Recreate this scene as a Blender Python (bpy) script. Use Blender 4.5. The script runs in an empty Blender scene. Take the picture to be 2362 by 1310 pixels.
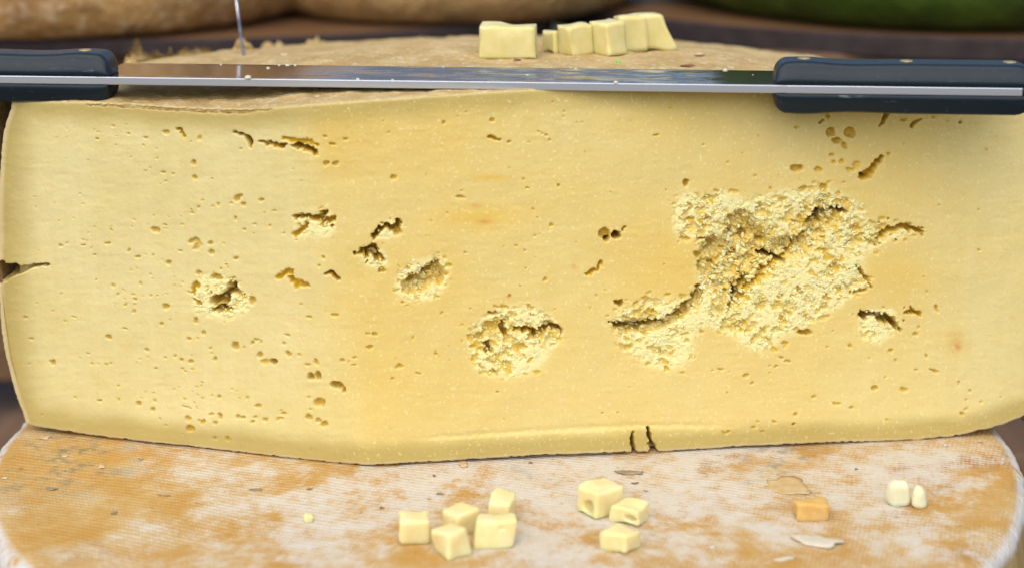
import bpy, math, random
import numpy as np
from mathutils import Vector
from mathutils.bvhtree import BVHTree

# ------------------------------------------------------------------ camera, sky, light, exposure
S = bpy.context.scene
COL = S.collection
ZT = 0.13                       # top of the whole wheel above the table (metres)
CAM_P = (0.0, -0.844, ZT + 0.33)
PITCH = math.radians(16.5)
LENS = 64.0
FPX = 2362 * LENS / 36.0        # focal length measured in photograph pixels

cd = bpy.data.cameras.new('camera'); cam = bpy.data.objects.new('camera', cd); COL.objects.link(cam)
cam.location = CAM_P; cam.rotation_euler = (math.pi / 2 - PITCH, 0, 0)
cd.lens = LENS; cd.sensor_width = 36; cd.clip_start = 0.02; cd.clip_end = 200
cd.dof.use_dof = True; cd.dof.focus_distance = 0.868; cd.dof.aperture_fstop = 4.8
S.camera = cam

SUN_EL, SUN_AZ = math.radians(54), math.radians(195)     # high and soft, from behind the camera, a little left
w = bpy.data.worlds.new('World'); S.world = w; w.use_nodes = True
nt = w.node_tree
sky = nt.nodes.new('ShaderNodeTexSky'); sky.sky_type = 'NISHITA'; sky.sun_disc = False
sky.sun_elevation = SUN_EL; sky.sun_rotation = SUN_AZ; sky.dust_density = 2.2; sky.air_density = 1.0; sky.ozone_density = 0.6
bg = nt.nodes['Background']; bg.inputs['Strength'].default_value = 0.15
nt.links.new(sky.outputs[0], bg.inputs[0])
sd = bpy.data.lights.new('sun', 'SUN'); sun = bpy.data.objects.new('sun', sd); COL.objects.link(sun)
sd.energy = 1.4; sd.angle = math.radians(85); sd.color = (1.0, 0.92, 0.79)
sdir = Vector((math.sin(SUN_AZ) * math.cos(SUN_EL), math.cos(SUN_AZ) * math.cos(SUN_EL), math.sin(SUN_EL)))
sun.rotation_euler = sdir.to_track_quat('Z', 'Y').to_euler(); sun.location = (0, 0, 3)
S.view_settings.view_transform = 'Standard'; S.view_settings.look = 'None'
S.view_settings.exposure = 0.57; S.view_settings.gamma = 1.0; S.view_settings.use_curve_mapping = False
S.cycles.max_bounces = 10; S.cycles.diffuse_bounces = 6
S.cycles.use_denoising = True

# ------------------------------------------------------------------ helpers
RNG = np.random.default_rng(7)
random.seed(7)

def rays(px, py):
    """photograph pixel -> direction from the camera (used to measure real positions)"""
    dx = np.asarray(px, float) - 1181.0; dy = np.asarray(py, float) - 655.0
    c, s = math.cos(PITCH), math.sin(PITCH)
    return np.stack([dx, FPX * c - dy * s, -(FPX * s + dy * c)], -1)

def on_z(px, py, z):
    d = rays(px, py); t = (z - CAM_P[2]) / d[..., 2]
    return np.array(CAM_P) + d * t[..., None]

def on_y(px, py, y):
    d = rays(px, py); t = (y - CAM_P[1]) / d[..., 1]
    return np.array(CAM_P) + d * t[..., None]

def sstep(a, b, x):
    t = np.clip((x - a) / (b - a), 0, 1); return t * t * (3 - 2 * t)

def _hash(ix, iy, seed):
    n = (ix.astype(np.int64) * 374761393 + iy.astype(np.int64) * 668265263 + seed * 974634871) & 0xffffffff
    n = ((n ^ (n >> 13)) * 1274126177) & 0xffffffff
    n = ((n ^ (n >> 16)) * 2246822519) & 0xffffffff
    return ((n ^ (n >> 15)) & 0xffffff) / float(0xffffff)

def vnoise(x, y, scale, seed=0):
    x = x / scale; y = y / scale
    ix = np.floor(x); iy = np.floor(y); fx = x - ix; fy = y - iy
    fx = fx * fx * (3 - 2 * fx); fy = fy * fy * (3 - 2 * fy)
    a = _hash(ix, iy, seed); b = _hash(ix + 1, iy, seed); c = _hash(ix, iy + 1, seed); d = _hash(ix + 1, iy + 1, seed)
    return a + (b - a) * fx + (c - a) * fy + (a - b - c + d) * fx * fy

def fbm(x, y, scale, seed=0, oct=3):
    v = 0; amp = 1; tot = 0
    for k in range(oct):
        v = v + amp * vnoise(x, y, scale / 2 ** k, seed + 17 * k); tot += amp; amp *= 0.5
    return v / tot

def worley(x, y, scale, seed=0):
    x = x / scale; y = y / scale
    ix = np.floor(x); iy = np.floor(y)
    best = np.full(x.shape, 9.0)
    for i in (-1, 0, 1):
        for j in (-1, 0, 1):
            jx = ix + i; jy = iy + j
            d = (jx + _hash(jx, jy, seed) - x) ** 2 + (jy + _hash(jx, jy, seed + 5) - y) ** 2
            best = np.minimum(best, d)
    return np.sqrt(best)

def blur(a, r):
    for ax in (0, 1):
        for _ in range(2):
            p = np.pad(a, [(r + 1, r) if k == ax else (0, 0) for k in (0, 1)], mode='edge')
            c = np.cumsum(p, axis=ax)
            a = (np.take(c, np.arange(2 * r + 1, c.shape[ax]), ax) - np.take(c, np.arange(0, c.shape[ax] - 2 * r - 1), ax)) / (2 * r + 1)
    return a

def mesh_obj(name, verts, faces, mat, parent=None, smooth=True, loc=None):
    me = bpy.data.meshes.new(name)
    me.from_pydata([tuple(map(float, v)) for v in verts], [], [tuple(int(i) for i in f) for f in faces])
    me.update()
    if smooth: me.polygons.foreach_set('use_smooth', [True] * len(me.polygons))
    o = bpy.data.objects.new(name, me); COL.objects.link(o)
    if mat: me.materials.append(mat)
    if parent: o.parent = parent
    if loc is not None: o.location = loc
    return o

def fast_grid_obj(name, P, faces, mat, parent=None):
    """big quad mesh from numpy arrays"""
    me = bpy.data.meshes.new(name)
    n = len(P); m = len(faces)
    me.vertices.add(n); me.vertices.foreach_set('co', P.astype(np.float32).ravel())
    me.loops.add(m * 4); me.loops.foreach_set('vertex_index', faces.astype(np.int32).ravel())
    me.polygons.add(m); me.polygons.foreach_set('loop_start', np.arange(0, m * 4, 4, dtype=np.int32))
    me.polygons.foreach_set('use_smooth', np.ones(m, dtype=bool))
    me.update(calc_edges=True); me.validate()
    o = bpy.data.objects.new(name, me); COL.objects.link(o)
    if mat: me.materials.append(mat)
    if parent: o.parent = parent
    return o

def grid_faces(nr, nc, off=0, wrap=False, flip=False):
    r = np.arange(nr - 1)[:, None]; c = np.arange(nc if wrap else nc - 1)[None, :]
    a = r * nc + c; b = r * nc + (c + 1) % nc; d = (r + 1) * nc + c; e = (r + 1) * nc + (c + 1) % nc
    f = np.stack([a, d, e, b] if not flip else [a, b, e, d], -1).reshape(-1, 4)
    return f + off

def empty(name, loc=(0, 0, 0)):
    o = bpy.data.objects.new(name, None); COL.objects.link(o); o.location = loc; o.empty_display_size = 0.02
    return o

def tag(o, label=None, cat=None, group=None, kind=None):
    if label: o['label'] = label
    if cat: o['category'] = cat
    if group: o['group'] = group
    if kind: o['kind'] = kind
    return o

# ------------------------------------------------------------------ materials
class MB:
    def __init__(s, name):
        s.m = bpy.data.materials.new(name); s.m.use_nodes = True
        s.t = s.m.node_tree; s.b = s.t.nodes['Principled BSDF']
    def n(s, typ, **kw):
        nd = s.t.nodes.new(typ)
        for k, v in kw.items():
            if k.startswith('i_'):
                key = k[2:]; key = int(key) if key.isdigit() else key
                s.put(nd.inputs[key], v)
            else: setattr(nd, k, v)
        return nd
    def put(s, sock, v):
        if isinstance(v, bpy.types.NodeSocket): s.t.links.new(v, sock)
        else:
            if sock.type == 'RGBA' and len(v) == 3: v = (*v, 1)
            sock.default_value = v
    def coord(s, scale=(1, 1, 1), rot=(0, 0, 0)):
        tc = s.n('ShaderNodeTexCoord')
        mp = s.n('ShaderNodeMapping'); s.put(mp.inputs[0], tc.outputs['Object'])
        mp.inputs['Scale'].default_value = scale; mp.inputs['Rotation'].default_value = rot
        return mp.outputs[0]
    def noise(s, co, scale, detail=4, rough=0.55, dist=0.0):
        nd = s.n('ShaderNodeTexNoise'); s.put(nd.inputs['Vector'], co)
        nd.inputs['Scale'].default_value = scale; nd.inputs['Detail'].default_value = detail
        nd.inputs['Roughness'].default_value = rough; nd.inputs['Distortion'].default_value = dist
        return nd.outputs['Fac']
    def ramp(s, f, *stops):
        nd = s.n('ShaderNodeValToRGB'); s.put(nd.inputs[0], f); r = nd.color_ramp
        while len(r.elements) < len(stops): r.elements.new(0.5)
        for e, (p, c) in zip(r.elements, stops):
            e.position = p; e.color = (*c, 1) if len(c) == 3 else c
        return nd.outputs[0]
    def step(s, f, a, b):
        nd = s.n('ShaderNodeMapRange'); nd.interpolation_type = 'SMOOTHSTEP'
        s.put(nd.inputs[0], f); nd.inputs[1].default_value = a; nd.inputs[2].default_value = b
        return nd.outputs[0]
    def mix(s, f, a, b, mode='MIX'):
        nd = s.n('ShaderNodeMix'); nd.data_type = 'RGBA'; nd.blend_type = mode
        s.put(nd.inputs[0], f); s.put(nd.inputs[6], a); s.put(nd.inputs[7], b)
        return nd.outputs[2]
    def math(s, op, a, b=0.0):
        nd = s.n('ShaderNodeMath'); nd.operation = op; s.put(nd.inputs[0], a); s.put(nd.inputs[1], b); return nd.outputs[0]
    def bump(s, h, strength=0.5, dist=0.001, normal=None):
        nd = s.n('ShaderNodeBump'); s.put(nd.inputs['Height'], h)
        nd.inputs['Strength'].default_value = strength; nd.inputs['Distance'].default_value = dist
        if normal is not None: s.put(nd.inputs['Normal'], normal)
        return nd.outputs[0]
    def set(s, **kw):
        for k, v in kw.items(): s.put(s.b.inputs[k.replace('_', ' ')], v)
        return s
    def sss(s, wgt, scale, rad=(1.0, 0.55, 0.2)):
        s.b.inputs['Subsurface Weight'].default_value = wgt
        s.b.inputs['Subsurface Scale'].default_value = scale
        s.b.inputs['Subsurface Radius'].default_value = rad

# --- cheese paste (the cut face)
def mat_paste():
    b = MB('cheese_paste'); co = b.coord()
    at = b.n('ShaderNodeAttribute', attribute_name='tone'); sp = b.n('ShaderNodeSeparateColor'); b.put(sp.inputs[0], at.outputs['Color'])
    rim, och, torn = sp.outputs[0], sp.outputs[1], sp.outputs[2]; eye = at.outputs['Alpha']
    at2 = b.n('ShaderNodeAttribute', attribute_name='tone_edge'); sp2 = b.n('ShaderNodeSeparateColor'); b.put(sp2.inputs[0], at2.outputs['Color'])
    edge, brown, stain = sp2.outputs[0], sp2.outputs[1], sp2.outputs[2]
    big = b.noise(co, 14, 3)
    base = b.mix(b.step(big, 0.3, 0.7), (0.66, 0.565, 0.25), (0.69, 0.605, 0.30))
    streak = b.noise(b.coord((130, 1, 3.5)), 1.0, 4, 0.6); mott = b.noise(co, 55, 5, 0.65)
    base = b.mix(b.math('MULTIPLY', b.step(streak, 0.40, 0.72), 0.22), base, (0.75, 0.68, 0.36))
    base = b.mix(b.math('MULTIPLY', b.step(mott, 0.48, 0.72), 0.30), base, (0.62, 0.49, 0.15))
    base = b.mix(och, base, (0.69, 0.49, 0.115))
    base = b.mix(rim, base, (0.43, 0.33, 0.10))
    base = b.mix(torn, base, (0.78, 0.715, 0.35))
    base = b.mix(eye, base, (0.64, 0.42, 0.028))  # deeper yellow of hole walls, with cavity shade and bounced light painted in
    fine = b.noise(co, 640, 2, 0.5)
    base = b.mix(b.math('MULTIPLY', b.math('MULTIPLY', b.step(fine, 0.60, 0.72), b.math('ADD', 0.25, b.step(och, 0.05, 0.3))), 0.30), base, (0.84, 0.76, 0.46))
    fine2 = b.noise(co, 900, 1)
    base = b.mix(b.math('MULTIPLY', b.step(fine2, 0.62, 0.74), 0.25), base, (0.55, 0.36, 0.10))
    base = b.mix(stain, base, (0.55, 0.22, 0.04))
    base = b.mix(edge, base, (0.62, 0.50, 0.27))
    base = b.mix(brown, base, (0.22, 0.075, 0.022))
    h = b.math('ADD', b.math('ADD', b.noise(co, 300, 4, 0.6), b.math('MULTIPLY', streak, 0.9)), b.math('MULTIPLY', b.noise(co, 1100, 2), 0.5))
    b.set(Base_Color=base, Roughness=b.math('ADD', 0.36, b.math('MULTIPLY', mott, 0.25)), Normal=b.bump(h, 0.26, 0.0006))
    b.b.inputs['Specular IOR Level'].default_value = 0.15
    b.sss(0.30, 0.0022)
    return b.m

def mat_cube(name, c1, c2, wgt=0.7, scale=0.004):
    b = MB(name); co = b.coord()
    base = b.mix(b.step(b.noise(co, 160, 3), 0.3, 0.7), c1, c2)
    base = b.mix(b.math('MULTIPLY', b.step(b.noise(co, 700, 2), 0.62, 0.75), 0.3), base, (0.80, 0.62, 0.2))
    h = b.noise(co, 420, 4, 0.6)
    b.set(Base_Color=base, Roughness=0.42, Normal=b.bump(h, 0.25, 0.0006))
    b.b.inputs['Specular IOR Level'].default_value = 0.3
    b.sss(wgt, scale)
    return b.m

def mat_curd():
    b = MB('torn_curd'); co = b.coord()
    base = b.mix(b.step(b.noise(co, 70, 3), 0.40, 0.60), (0.79, 0.70, 0.30), (0.82, 0.755, 0.41))
    base = b.mix(b.step(b.noise(co, 500, 2), 0.5, 0.7), base, (0.82, 0.755, 0.43))
    b.set(Base_Color=base, Roughness=0.7)
    b.sss(0.6, 0.0006, (1.0, 0.85, 0.55))
    b.b.inputs['Specular IOR Level'].default_value = 0.0
    return b.m

def mat_rind_top():
    b = MB('dry_rind'); co = b.coord()
    n1 = b.noise(co, 45, 5, 0.65); n2 = b.noise(co, 220, 4, 0.6); n3 = b.noise(co, 90, 5, 0.7)
    base = b.mix(b.step(n1, 0.35, 0.68), (0.43, 0.29, 0.11), (0.57, 0.425, 0.195))
    base = b.mix(b.math('MULTIPLY', b.step(n2, 0.54, 0.68), 0.75), base, (0.66, 0.57, 0.38))
    base = b.mix(b.math('MULTIPLY', b.step(n3, 0.58, 0.70), 0.6), base, (0.33, 0.18, 0.075))
    h = b.math('ADD', n1, b.math('ADD', n2, b.noise(co, 500, 3)))
    b.set(Base_Color=base, Roughness=0.8, Normal=b.bump(h, 0.7, 0.0016))
    b.b.inputs['Specular IOR Level'].default_value = 0.2
    return b.m

def mat_wheel():
    """orange washed rind with a pressed cloth weave and white mould bloom"""
    b = MB('cloth_marked_rind'); co = b.coord()
    tc = b.n('ShaderNodeTexCoord'); sx = b.n('ShaderNodeSeparateXYZ'); b.put(sx.inputs[0], tc.outputs['Object'])
    warp = b.n('ShaderNodeTexNoise'); b.put(warp.inputs['Vector'], co); warp.inputs['Scale'].default_value = 9; warp.inputs['Detail'].default_value = 2
    ws = b.n('ShaderNodeVectorMath', operation='SCALE'); b.put(ws.inputs[0], warp.outputs['Color']); ws.inputs['Scale'].default_value = 0.02
    wv = b.n('ShaderNodeVectorMath', operation='ADD'); b.put(wv.inputs[0], tc.outputs['Object']); b.put(wv.inputs[1], ws.outputs[0])
    def threads(angle, period):
        mp = b.n('ShaderNodeMapping'); b.put(mp.inputs[0], wv.outputs[0]); mp.inputs['Rotation'].default_value = (0, 0, angle)
        wt = b.n('ShaderNodeTexWave', wave_type='BANDS', bands_direction='X', wave_profile='SIN'); b.put(wt.inputs[0], mp.outputs[0])
        wt.inputs['Scale'].default_value = 2 * math.pi / 20 / period; wt.inputs['Distortion'].default_value = 0.0
        return wt.outputs['Fac']
    ta = threads(math.radians(16), 0.0019); tb = threads(math.radians(108), 0.0030)
    weave = b.math('MULTIPLY', b.math('ADD', 0.35, b.math('MULTIPLY', ta, 0.65)), tb)
    n0 = b.noise(co, 7, 4, 0.6); n1 = b.noise(co, 32, 7, 0.72); n2 = b.noise(co, 110, 5, 0.65); n3 = b.noise(co, 520, 3)
    r2 = b.math('SQRT', b.math('ADD', b.math('POWER', sx.outputs[0], 2.0), b.math('POWER', sx.outputs[1], 2.0)))
    orange = b.mix(b.step(n1, 0.35, 0.65), (0.46, 0.255, 0.06), (0.52, 0.355, 0.14))
    orange = b.mix(b.step(b.noise(co, 14, 4), 0.56, 0.70), orange, (0.33, 0.15, 0.028))
    # mould amount: patches, thinner towards the outer part of the wheel where the rind was rubbed
    amt = b.math('ADD', b.math('ADD', b.math('MULTIPLY', n0, 0.65), b.math('MULTIPLY', n1, 0.65)), b.math('MULTIPLY', n2, 0.35))
    amt = b.math('SUBTRACT', amt, b.math('MULTIPLY', b.step(r2, 0.12, 0.25), 0.13))
    af = b.step(amt, 0.57, 1.06)
    wv_on = b.step(b.noise(co, 16, 2), 0.34, 0.58)
    solid = b.math('MULTIPLY', b.step(af, 0.35, 1.0), b.step(n2, 0.30, 0.55))
    thr = b.math('ADD', b.math('MULTIPLY', weave, b.math('ADD', 0.10, b.math('MULTIPLY', wv_on, 0.42))), b.math('ADD', af, b.math('SUBTRACT', b.math('MULTIPLY', n3, 0.9), 0.33)))
    inw = b.math('MULTIPLY', b.step(thr, 0.30, 1.20), 0.85)
    white = b.mix(n3, (0.555, 0.495, 0.385), (0.61, 0.58, 0.52))
    base = b.mix(inw, orange, white)
    base = b.mix(b.math('MULTIPLY', solid, 0.82), base, white)
    # dark grey-green mould, only in a few places
    gm = b.math('MULTIPLY', b.step(b.noise(co, 11, 3), 0.60, 0.70), b.step(n2, 0.46, 0.62))
    base = b.mix(b.math('MULTIPLY', gm, 0.55), base, (0.17, 0.13, 0.06))
    base = b.mix(b.math('MULTIPLY', b.step(b.noise(co, 210, 4), 0.68, 0.72), 0.6), base, (0.22, 0.12, 0.06))
    sp = b.n('ShaderNodeVectorMath', operation='DISTANCE'); b.put(sp.inputs[0], wv.outputs[0]); sp.inputs[1].default_value = (-0.205, -0.022, 0.01)
    spot = b.math('MULTIPLY', b.step(sp.outputs['Value'], 0.060, 0.008), b.step(b.math('ADD', b.math('MULTIPLY', n1, 0.6), b.math('MULTIPLY', n2, 0.6)), 0.56, 0.72))
    base = b.mix(b.math('MULTIPLY', spot, 0.75), base, (0.15, 0.115, 0.045))
    # white worn rim and tan side
    rimf = b.math('MULTIPLY', b.step(r2, 0.2435, 0.2475), b.step(n2, 0.33, 0.5))
    top = b.step(sx.outputs[2], -0.012, -0.007)
    base = b.mix(b.math('MULTIPLY', rimf, 0.9), base, (0.58, 0.57, 0.53))
    side = b.mix(b.step(b.noise(b.coord((1, 1, 0.25)), 60, 5), 0.35, 0.65), (0.28, 0.165, 0.055), (0.43, 0.31, 0.13))
    base = b.mix(top, side, base)
    h = b.math('ADD', b.math('MULTIPLY', weave, 0.55), b.math('ADD', n2, b.math('MULTIPLY', n3, 0.5)))
    b.set(Base_Color=base, Roughness=0.75, Normal=b.bump(h, 0.55, 0.0010))
    b.b.inputs['Specular IOR Level'].default_value = 0.25
    return b.m

def mat_bumpy_rind(name, c_lo, c_hi, c_dark, c_pale, scale=38):
    b = MB(name); co = b.coord()
    n1 = b.noise(co, scale, 5, 0.6); n2 = b.noise(co, scale * 3.2, 4, 0.6); n3 = b.noise(co, 9, 3)
    base = b.mix(b.step(n1, 0.34, 0.64), c_lo, c_hi)
    base = b.mix(b.math('MULTIPLY', b.step(n2, 0.5, 0.64), 0.75), base, c_pale)
    base = b.mix(b.math('MULTIPLY', b.step(n3, 0.52, 0.68), 0.6), base, c_dark)
    b.set(Base_Color=base, Roughness=0.5, Normal=b.bump(b.math('ADD', n1, b.math('MULTIPLY', n2, 0.6)), 0.9, 0.006))
    return b.m

def mat_wood(name, c1, c2, axis_scale=(6, 60, 60), rough=0.65):
    b = MB(name); co = b.coord(axis_scale); co2 = b.coord((1, 1, 1))
    n1 = b.noise(co, 1.2, 6, 0.65, 0.6); n2 = b.noise(co, 4.0, 4, 0.6); n3 = b.noise(co2, 6, 3)
    base = b.mix(b.step(n1, 0.3, 0.7), c1, c2)
    base = b.mix(b.math('MULTIPLY', b.step(n2, 0.55, 0.75), 0.5), base, tuple(v * 0.5 for v in c1))
    base = b.mix(b.math('MULTIPLY', b.step(n3, 0.5, 0.7), 0.35), base, tuple(v * 0.6 for v in c2))
    b.set(Base_Color=base, Roughness=rough, Normal=b.bump(b.math('ADD', n1, n2), 0.4, 0.002))
    return b.m

def mat_blade():
    b = MB('knife_steel'); co = b.coord(); cs = b.coord((1, 9, 1))
    tc = b.n('ShaderNodeTexCoord'); sx = b.n('ShaderNodeSeparateXYZ'); b.put(sx.inputs[0], tc.outputs['Object'])
    n = b.noise(b.coord((1, 3.2, 1)), 30, 6, 0.7, 0.4); n2 = b.noise(b.coord((1, 5, 1)), 75, 5, 0.7)
    # dried whey smear on the stretch of blade that went through the cheese
    zone = b.math('MULTIPLY', b.step(sx.outputs[0], -0.115, -0.06), b.math('SUBTRACT', 1.0, b.step(sx.outputs[0], 0.085, 0.105)))
    onflat = b.step(sx.outputs[1], 0.0004, 0.0012)
    zone = b.math('MULTIPLY', zone, onflat)
    smear = b.math('MULTIPLY', zone, b.step(n, 0.36, 0.54))
    yel = b.math('MULTIPLY', b.math('MULTIPLY', zone, b.step(sx.outputs[0], -0.05, 0.03)), b.step(n2, 0.55, 0.62))
    base = b.mix(smear, (0.46, 0.47, 0.49), (0.10, 0.12, 0.135))
    base = b.mix(yel, base, (0.50, 0.40, 0.16))
    spine = b.math('SUBTRACT', 1.0, onflat)
    base = b.mix(spine, base, (0.50, 0.53, 0.59))
    met = b.math('SUBTRACT', 1.0, b.math('MAXIMUM', b.math('MULTIPLY', smear, 0.7), yel))
    br = b.noise(b.coord((40, 1, 900)), 2.0, 3)
    rough = b.math('ADD', b.math('MULTIPLY', smear, 0.35), b.math('ADD', 0.09, b.math('MULTIPLY', spine, 0.36)))
    b.set(Base_Color=base, Metallic=met, Roughness=rough, Normal=b.bump(b.math('ADD', b.math('MULTIPLY', smear, n2), b.math('MULTIPLY', br, 0.05)), 0.15, 0.0005))
    return b.m

def mat_simple(name, col, rough=0.5, metal=0.0, nscale=200, bump=0.15, var=0.25, spec=0.5):
    b = MB(name); co = b.coord()
    n = b.noise(co, nscale, 4, 0.6)
    base = b.mix(b.step(n, 0.3, 0.7), tuple(v * (1 - var) for v in col), tuple(min(1, v * (1 + var)) for v in col))
    b.set(Base_Color=base, Roughness=rough, Metallic=metal, Normal=b.bump(n, bump, 0.0008))
    b.b.inputs['Specular IOR Level'].default_value = spec
    return b.m

def mat_handle():
    b = MB('black_plastic'); co = b.coord((1, 1, 1))
    n = b.noise(co, 350, 4, 0.6); sc = b.noise(b.coord((40, 400, 400)), 1.0, 5, 0.7, 1.0)
    d = b.step(b.noise(co, 600, 3, 0.7), 0.68, 0.74)
    base = b.mix(b.math('MULTIPLY', d, 0.5), (0.007, 0.016, 0.024), (0.20, 0.22, 0.22))
    base = b.mix(b.math('MULTIPLY', b.step(sc, 0.64, 0.72), 0.35), base, (0.3, 0.33, 0.34))
    b.set(Base_Color=base, Roughness=b.math('ADD', 0.30, b.math('MULTIPLY', n, 0.16)), Normal=b.bump(n, 0.12, 0.0006))
    b.b.inputs['Specular IOR Level'].default_value = 0.28
    return b.m

M = dict(
    paste=mat_paste(), rind=mat_rind_top(), wheel=mat_wheel(), blade=mat_blade(), handle=mat_handle(),
    cube=mat_cube('pale_cheese', (0.72, 0.625, 0.285), (0.75, 0.675, 0.38), 0.9, 0.007),
    cube_top=mat_cube('pale_cheese_sample', (0.64, 0.56, 0.225), (0.68, 0.61, 0.30)),
    cube_orange=mat_cube('orange_cheese', (0.60, 0.36, 0.10), (0.64, 0.44, 0.17)),
    cube_white=mat_cube('white_cheese', (0.64, 0.63, 0.42), (0.68, 0.68, 0.50), 0.8, 0.006),
    shaving=mat_cube('cheese_shaving', (0.54, 0.49, 0.37), (0.58, 0.54, 0.45), 0.6, 0.003),
    fibre=mat_simple('torn_paste', (0.78, 0.70, 0.30), 0.7, 0, 300, 0.1, 0.05, 0.05),
    curd=mat_curd(),
    brass=mat_simple('brass', (0.62, 0.44, 0.16), 0.4, 0.8), wire=mat_simple('wire_steel', (0.42, 0.44, 0.46), 0.3, 1.0),
    flake=mat_simple('grey_flake', (0.29, 0.22, 0.13), 0.8), flake_tan=mat_simple('tan_flake', (0.58, 0.44, 0.27), 0.8),
    flake_brown=mat_simple('brown_flake', (0.26, 0.13, 0.06), 0.8), flake_white=mat_simple('white_flake', (0.60, 0.57, 0.50), 0.7),
    slice=mat_cube('rind_slice', (0.48, 0.31, 0.12), (0.54, 0.42, 0.24), 0.2, 0.002),
    green=mat_simple('green_crumb', (0.16, 0.55, 0.06), 0.5),
    wood_board=mat_wood('board_wood', (0.12, 0.058, 0.02), (0.20, 0.10, 0.036), (5, 60, 60)),
    wood_wall=mat_wood('crate_wood', (0.10, 0.052, 0.022), (0.16, 0.088, 0.038), (5, 60, 60)),
    wood_table=mat_wood('table_wood', (0.11, 0.06, 0.03), (0.18, 0.10, 0.05), (60, 5, 60)),
    band=mat_simple('dark_iron', (0.035, 0.024, 0.024), 0.7, 0.0, 60, 0.3, 0.25, 0.25),
    brownrind=mat_bumpy_rind('brown_rind', (0.36, 0.20, 0.065), (0.54, 0.31, 0.11), (0.22, 0.11, 0.04), (0.68, 0.50, 0.30)),
    tanrind=mat_bumpy_rind('tan_rind', (0.33, 0.19, 0.07), (0.44, 0.265, 0.10), (0.22, 0.115, 0.045), (0.52, 0.36, 0.17)),
    greenrind=mat_bumpy_rind('green_rind', (0.020, 0.044, 0.002), (0.045, 0.085, 0.004), (0.010, 0.015, 0.003), (0.06, 0.10, 0.01), 16),
)

# ------------------------------------------------------------------ table, shelf plinth, boards behind
tbl = mesh_obj('tabletop', [(-1.1, -0.5, -0.05), (1.1, -0.5, -0.05), (1.1, 1.3, -0.05), (-1.1, 1.3, -0.05),
                            (-1.1, -0.5, -0.026), (1.1, -0.5, -0.026), (1.1, 1.3, -0.026), (-1.1, 1.3, -0.026)],
               [(0, 3, 2, 1), (4, 5, 6, 7), (0, 1, 5, 4), (1, 2, 6, 5), (2, 3, 7, 6), (3, 0, 4, 7)], M['wood_table'], smooth=False)
tag(tbl, kind='structure')

def bevel_box(x0, x1, y0, y1, z0, z1, b):
    """box with chamfered edges: (verts, faces)"""
    cx, cy, cz = (x0 + x1) / 2, (y0 + y1) / 2, (z0 + z1) / 2
    hx, hy, hz = (x1 - x0) / 2, (y1 - y0) / 2, (z1 - z0) / 2
    V, F, idx = [], [], {}
    for sx_ in (-1, 1):
        for sy_ in (-1, 1):
            for sz_ in (-1, 1):
                for ax in range(3):
                    p = [sx_ * (hx - b), sy_ * (hy - b), sz_ * (hz - b)]
                    p[ax] = (sx_, sy_, sz_)[ax] * (hx, hy, hz)[ax]
                    idx[(sx_, sy_, sz_, ax)] = len(V); V.append((cx + p[0], cy + p[1], cz + p[2]))
    g = lambda s, ax: idx[(*s, ax)]
    for ax in range(3):
        o1, o2 = [a for a in range(3) if a != ax]
        for sg in (-1, 1):
            def c(a, b_):
                s = [0, 0, 0]; s[ax] = sg; s[o1] = a; s[o2] = b_; return tuple(s)
            f = [g(c(-1, -1), ax), g(c(1, -1), ax), g(c(1, 1), ax), g(c(-1, 1), ax)]
            F.append(f)
    for ax in range(3):      # edge chamfers along axis ax
        o1, o2 = [a for a in range(3) if a != ax]
        for s1 in (-1, 1):
            for s2 in (-1, 1):
                def c(a):
                    s = [0, 0, 0]; s[ax] = a; s[o1] = s1; s[o2] = s2; return tuple(s)
                F.append([g(c(-1), o1), g(c(1), o1), g(c(1), o2), g(c(-1), o2)])
    for sx_ in (-1, 1):
        for sy_ in (-1, 1):
            for sz_ in (-1, 1):
                F.append([g((sx_, sy_, sz_), 0), g((sx_, sy_, sz_), 1), g((sx_, sy_, sz_), 2)])
    V = np.array(V); out = []
    ctr = np.array([cx, cy, cz])
    for f in F:
        p = V[f]; nrm = np.cross(p[1] - p[0], p[2] - p[0])
        out.append(f if np.dot(nrm, p.mean(0) - ctr) > 0 else f[::-1])
    return V, out

for k in range(9):
    y0 = -0.5 + k * 0.2
    V, F = bevel_box(-1.1, 1.1, y0 + 0.0015, y0 + 0.1985, -0.0255, 0.0, 0.002)
    mesh_obj('plank', V, F, M['wood_table'], tbl, smooth=False)

ZB = ZT + 0.1425                   # top of the boards behind
PY = 0.371
cr = empty('wooden_crate', (0, PY + 0.3, 0.0))
tag(cr, 'low crate of brown wooden planks behind the cheeses, holding up the round boards', 'crate')
zc = [0.027, ZT - 0.035, ZT + 0.045, ZB - 0.011]
for z0, z1 in zip(zc[:-1], zc[1:]):
    V, F = bevel_box(-1.0, 1.0, PY, PY + 0.02, z0 + 0.001, z1 - 0.001, 0.002)
    V[:, 1] -= PY + 0.3
    mesh_obj('plank', V, F, M['wood_wall'], cr, smooth=False)
for x in (-0.9, 0.0, 0.9):
    V, F = bevel_box(x - 0.05, x + 0.05, PY + 0.03, PY + 0.62, 0.0002, 0.026, 0.002); V[:, 1] -= PY + 0.3
    mesh_obj('runner', V, F, M['wood_wall'], cr, smooth=False)
    V, F = bevel_box(x - 0.03, x + 0.03, PY + 0.0205, PY + 0.62, 0.0262, ZB - 0.0105, 0.002); V[:, 1] -= PY + 0.3
    mesh_obj('support', V, F, M['wood_wall'], cr, smooth=False)

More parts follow.
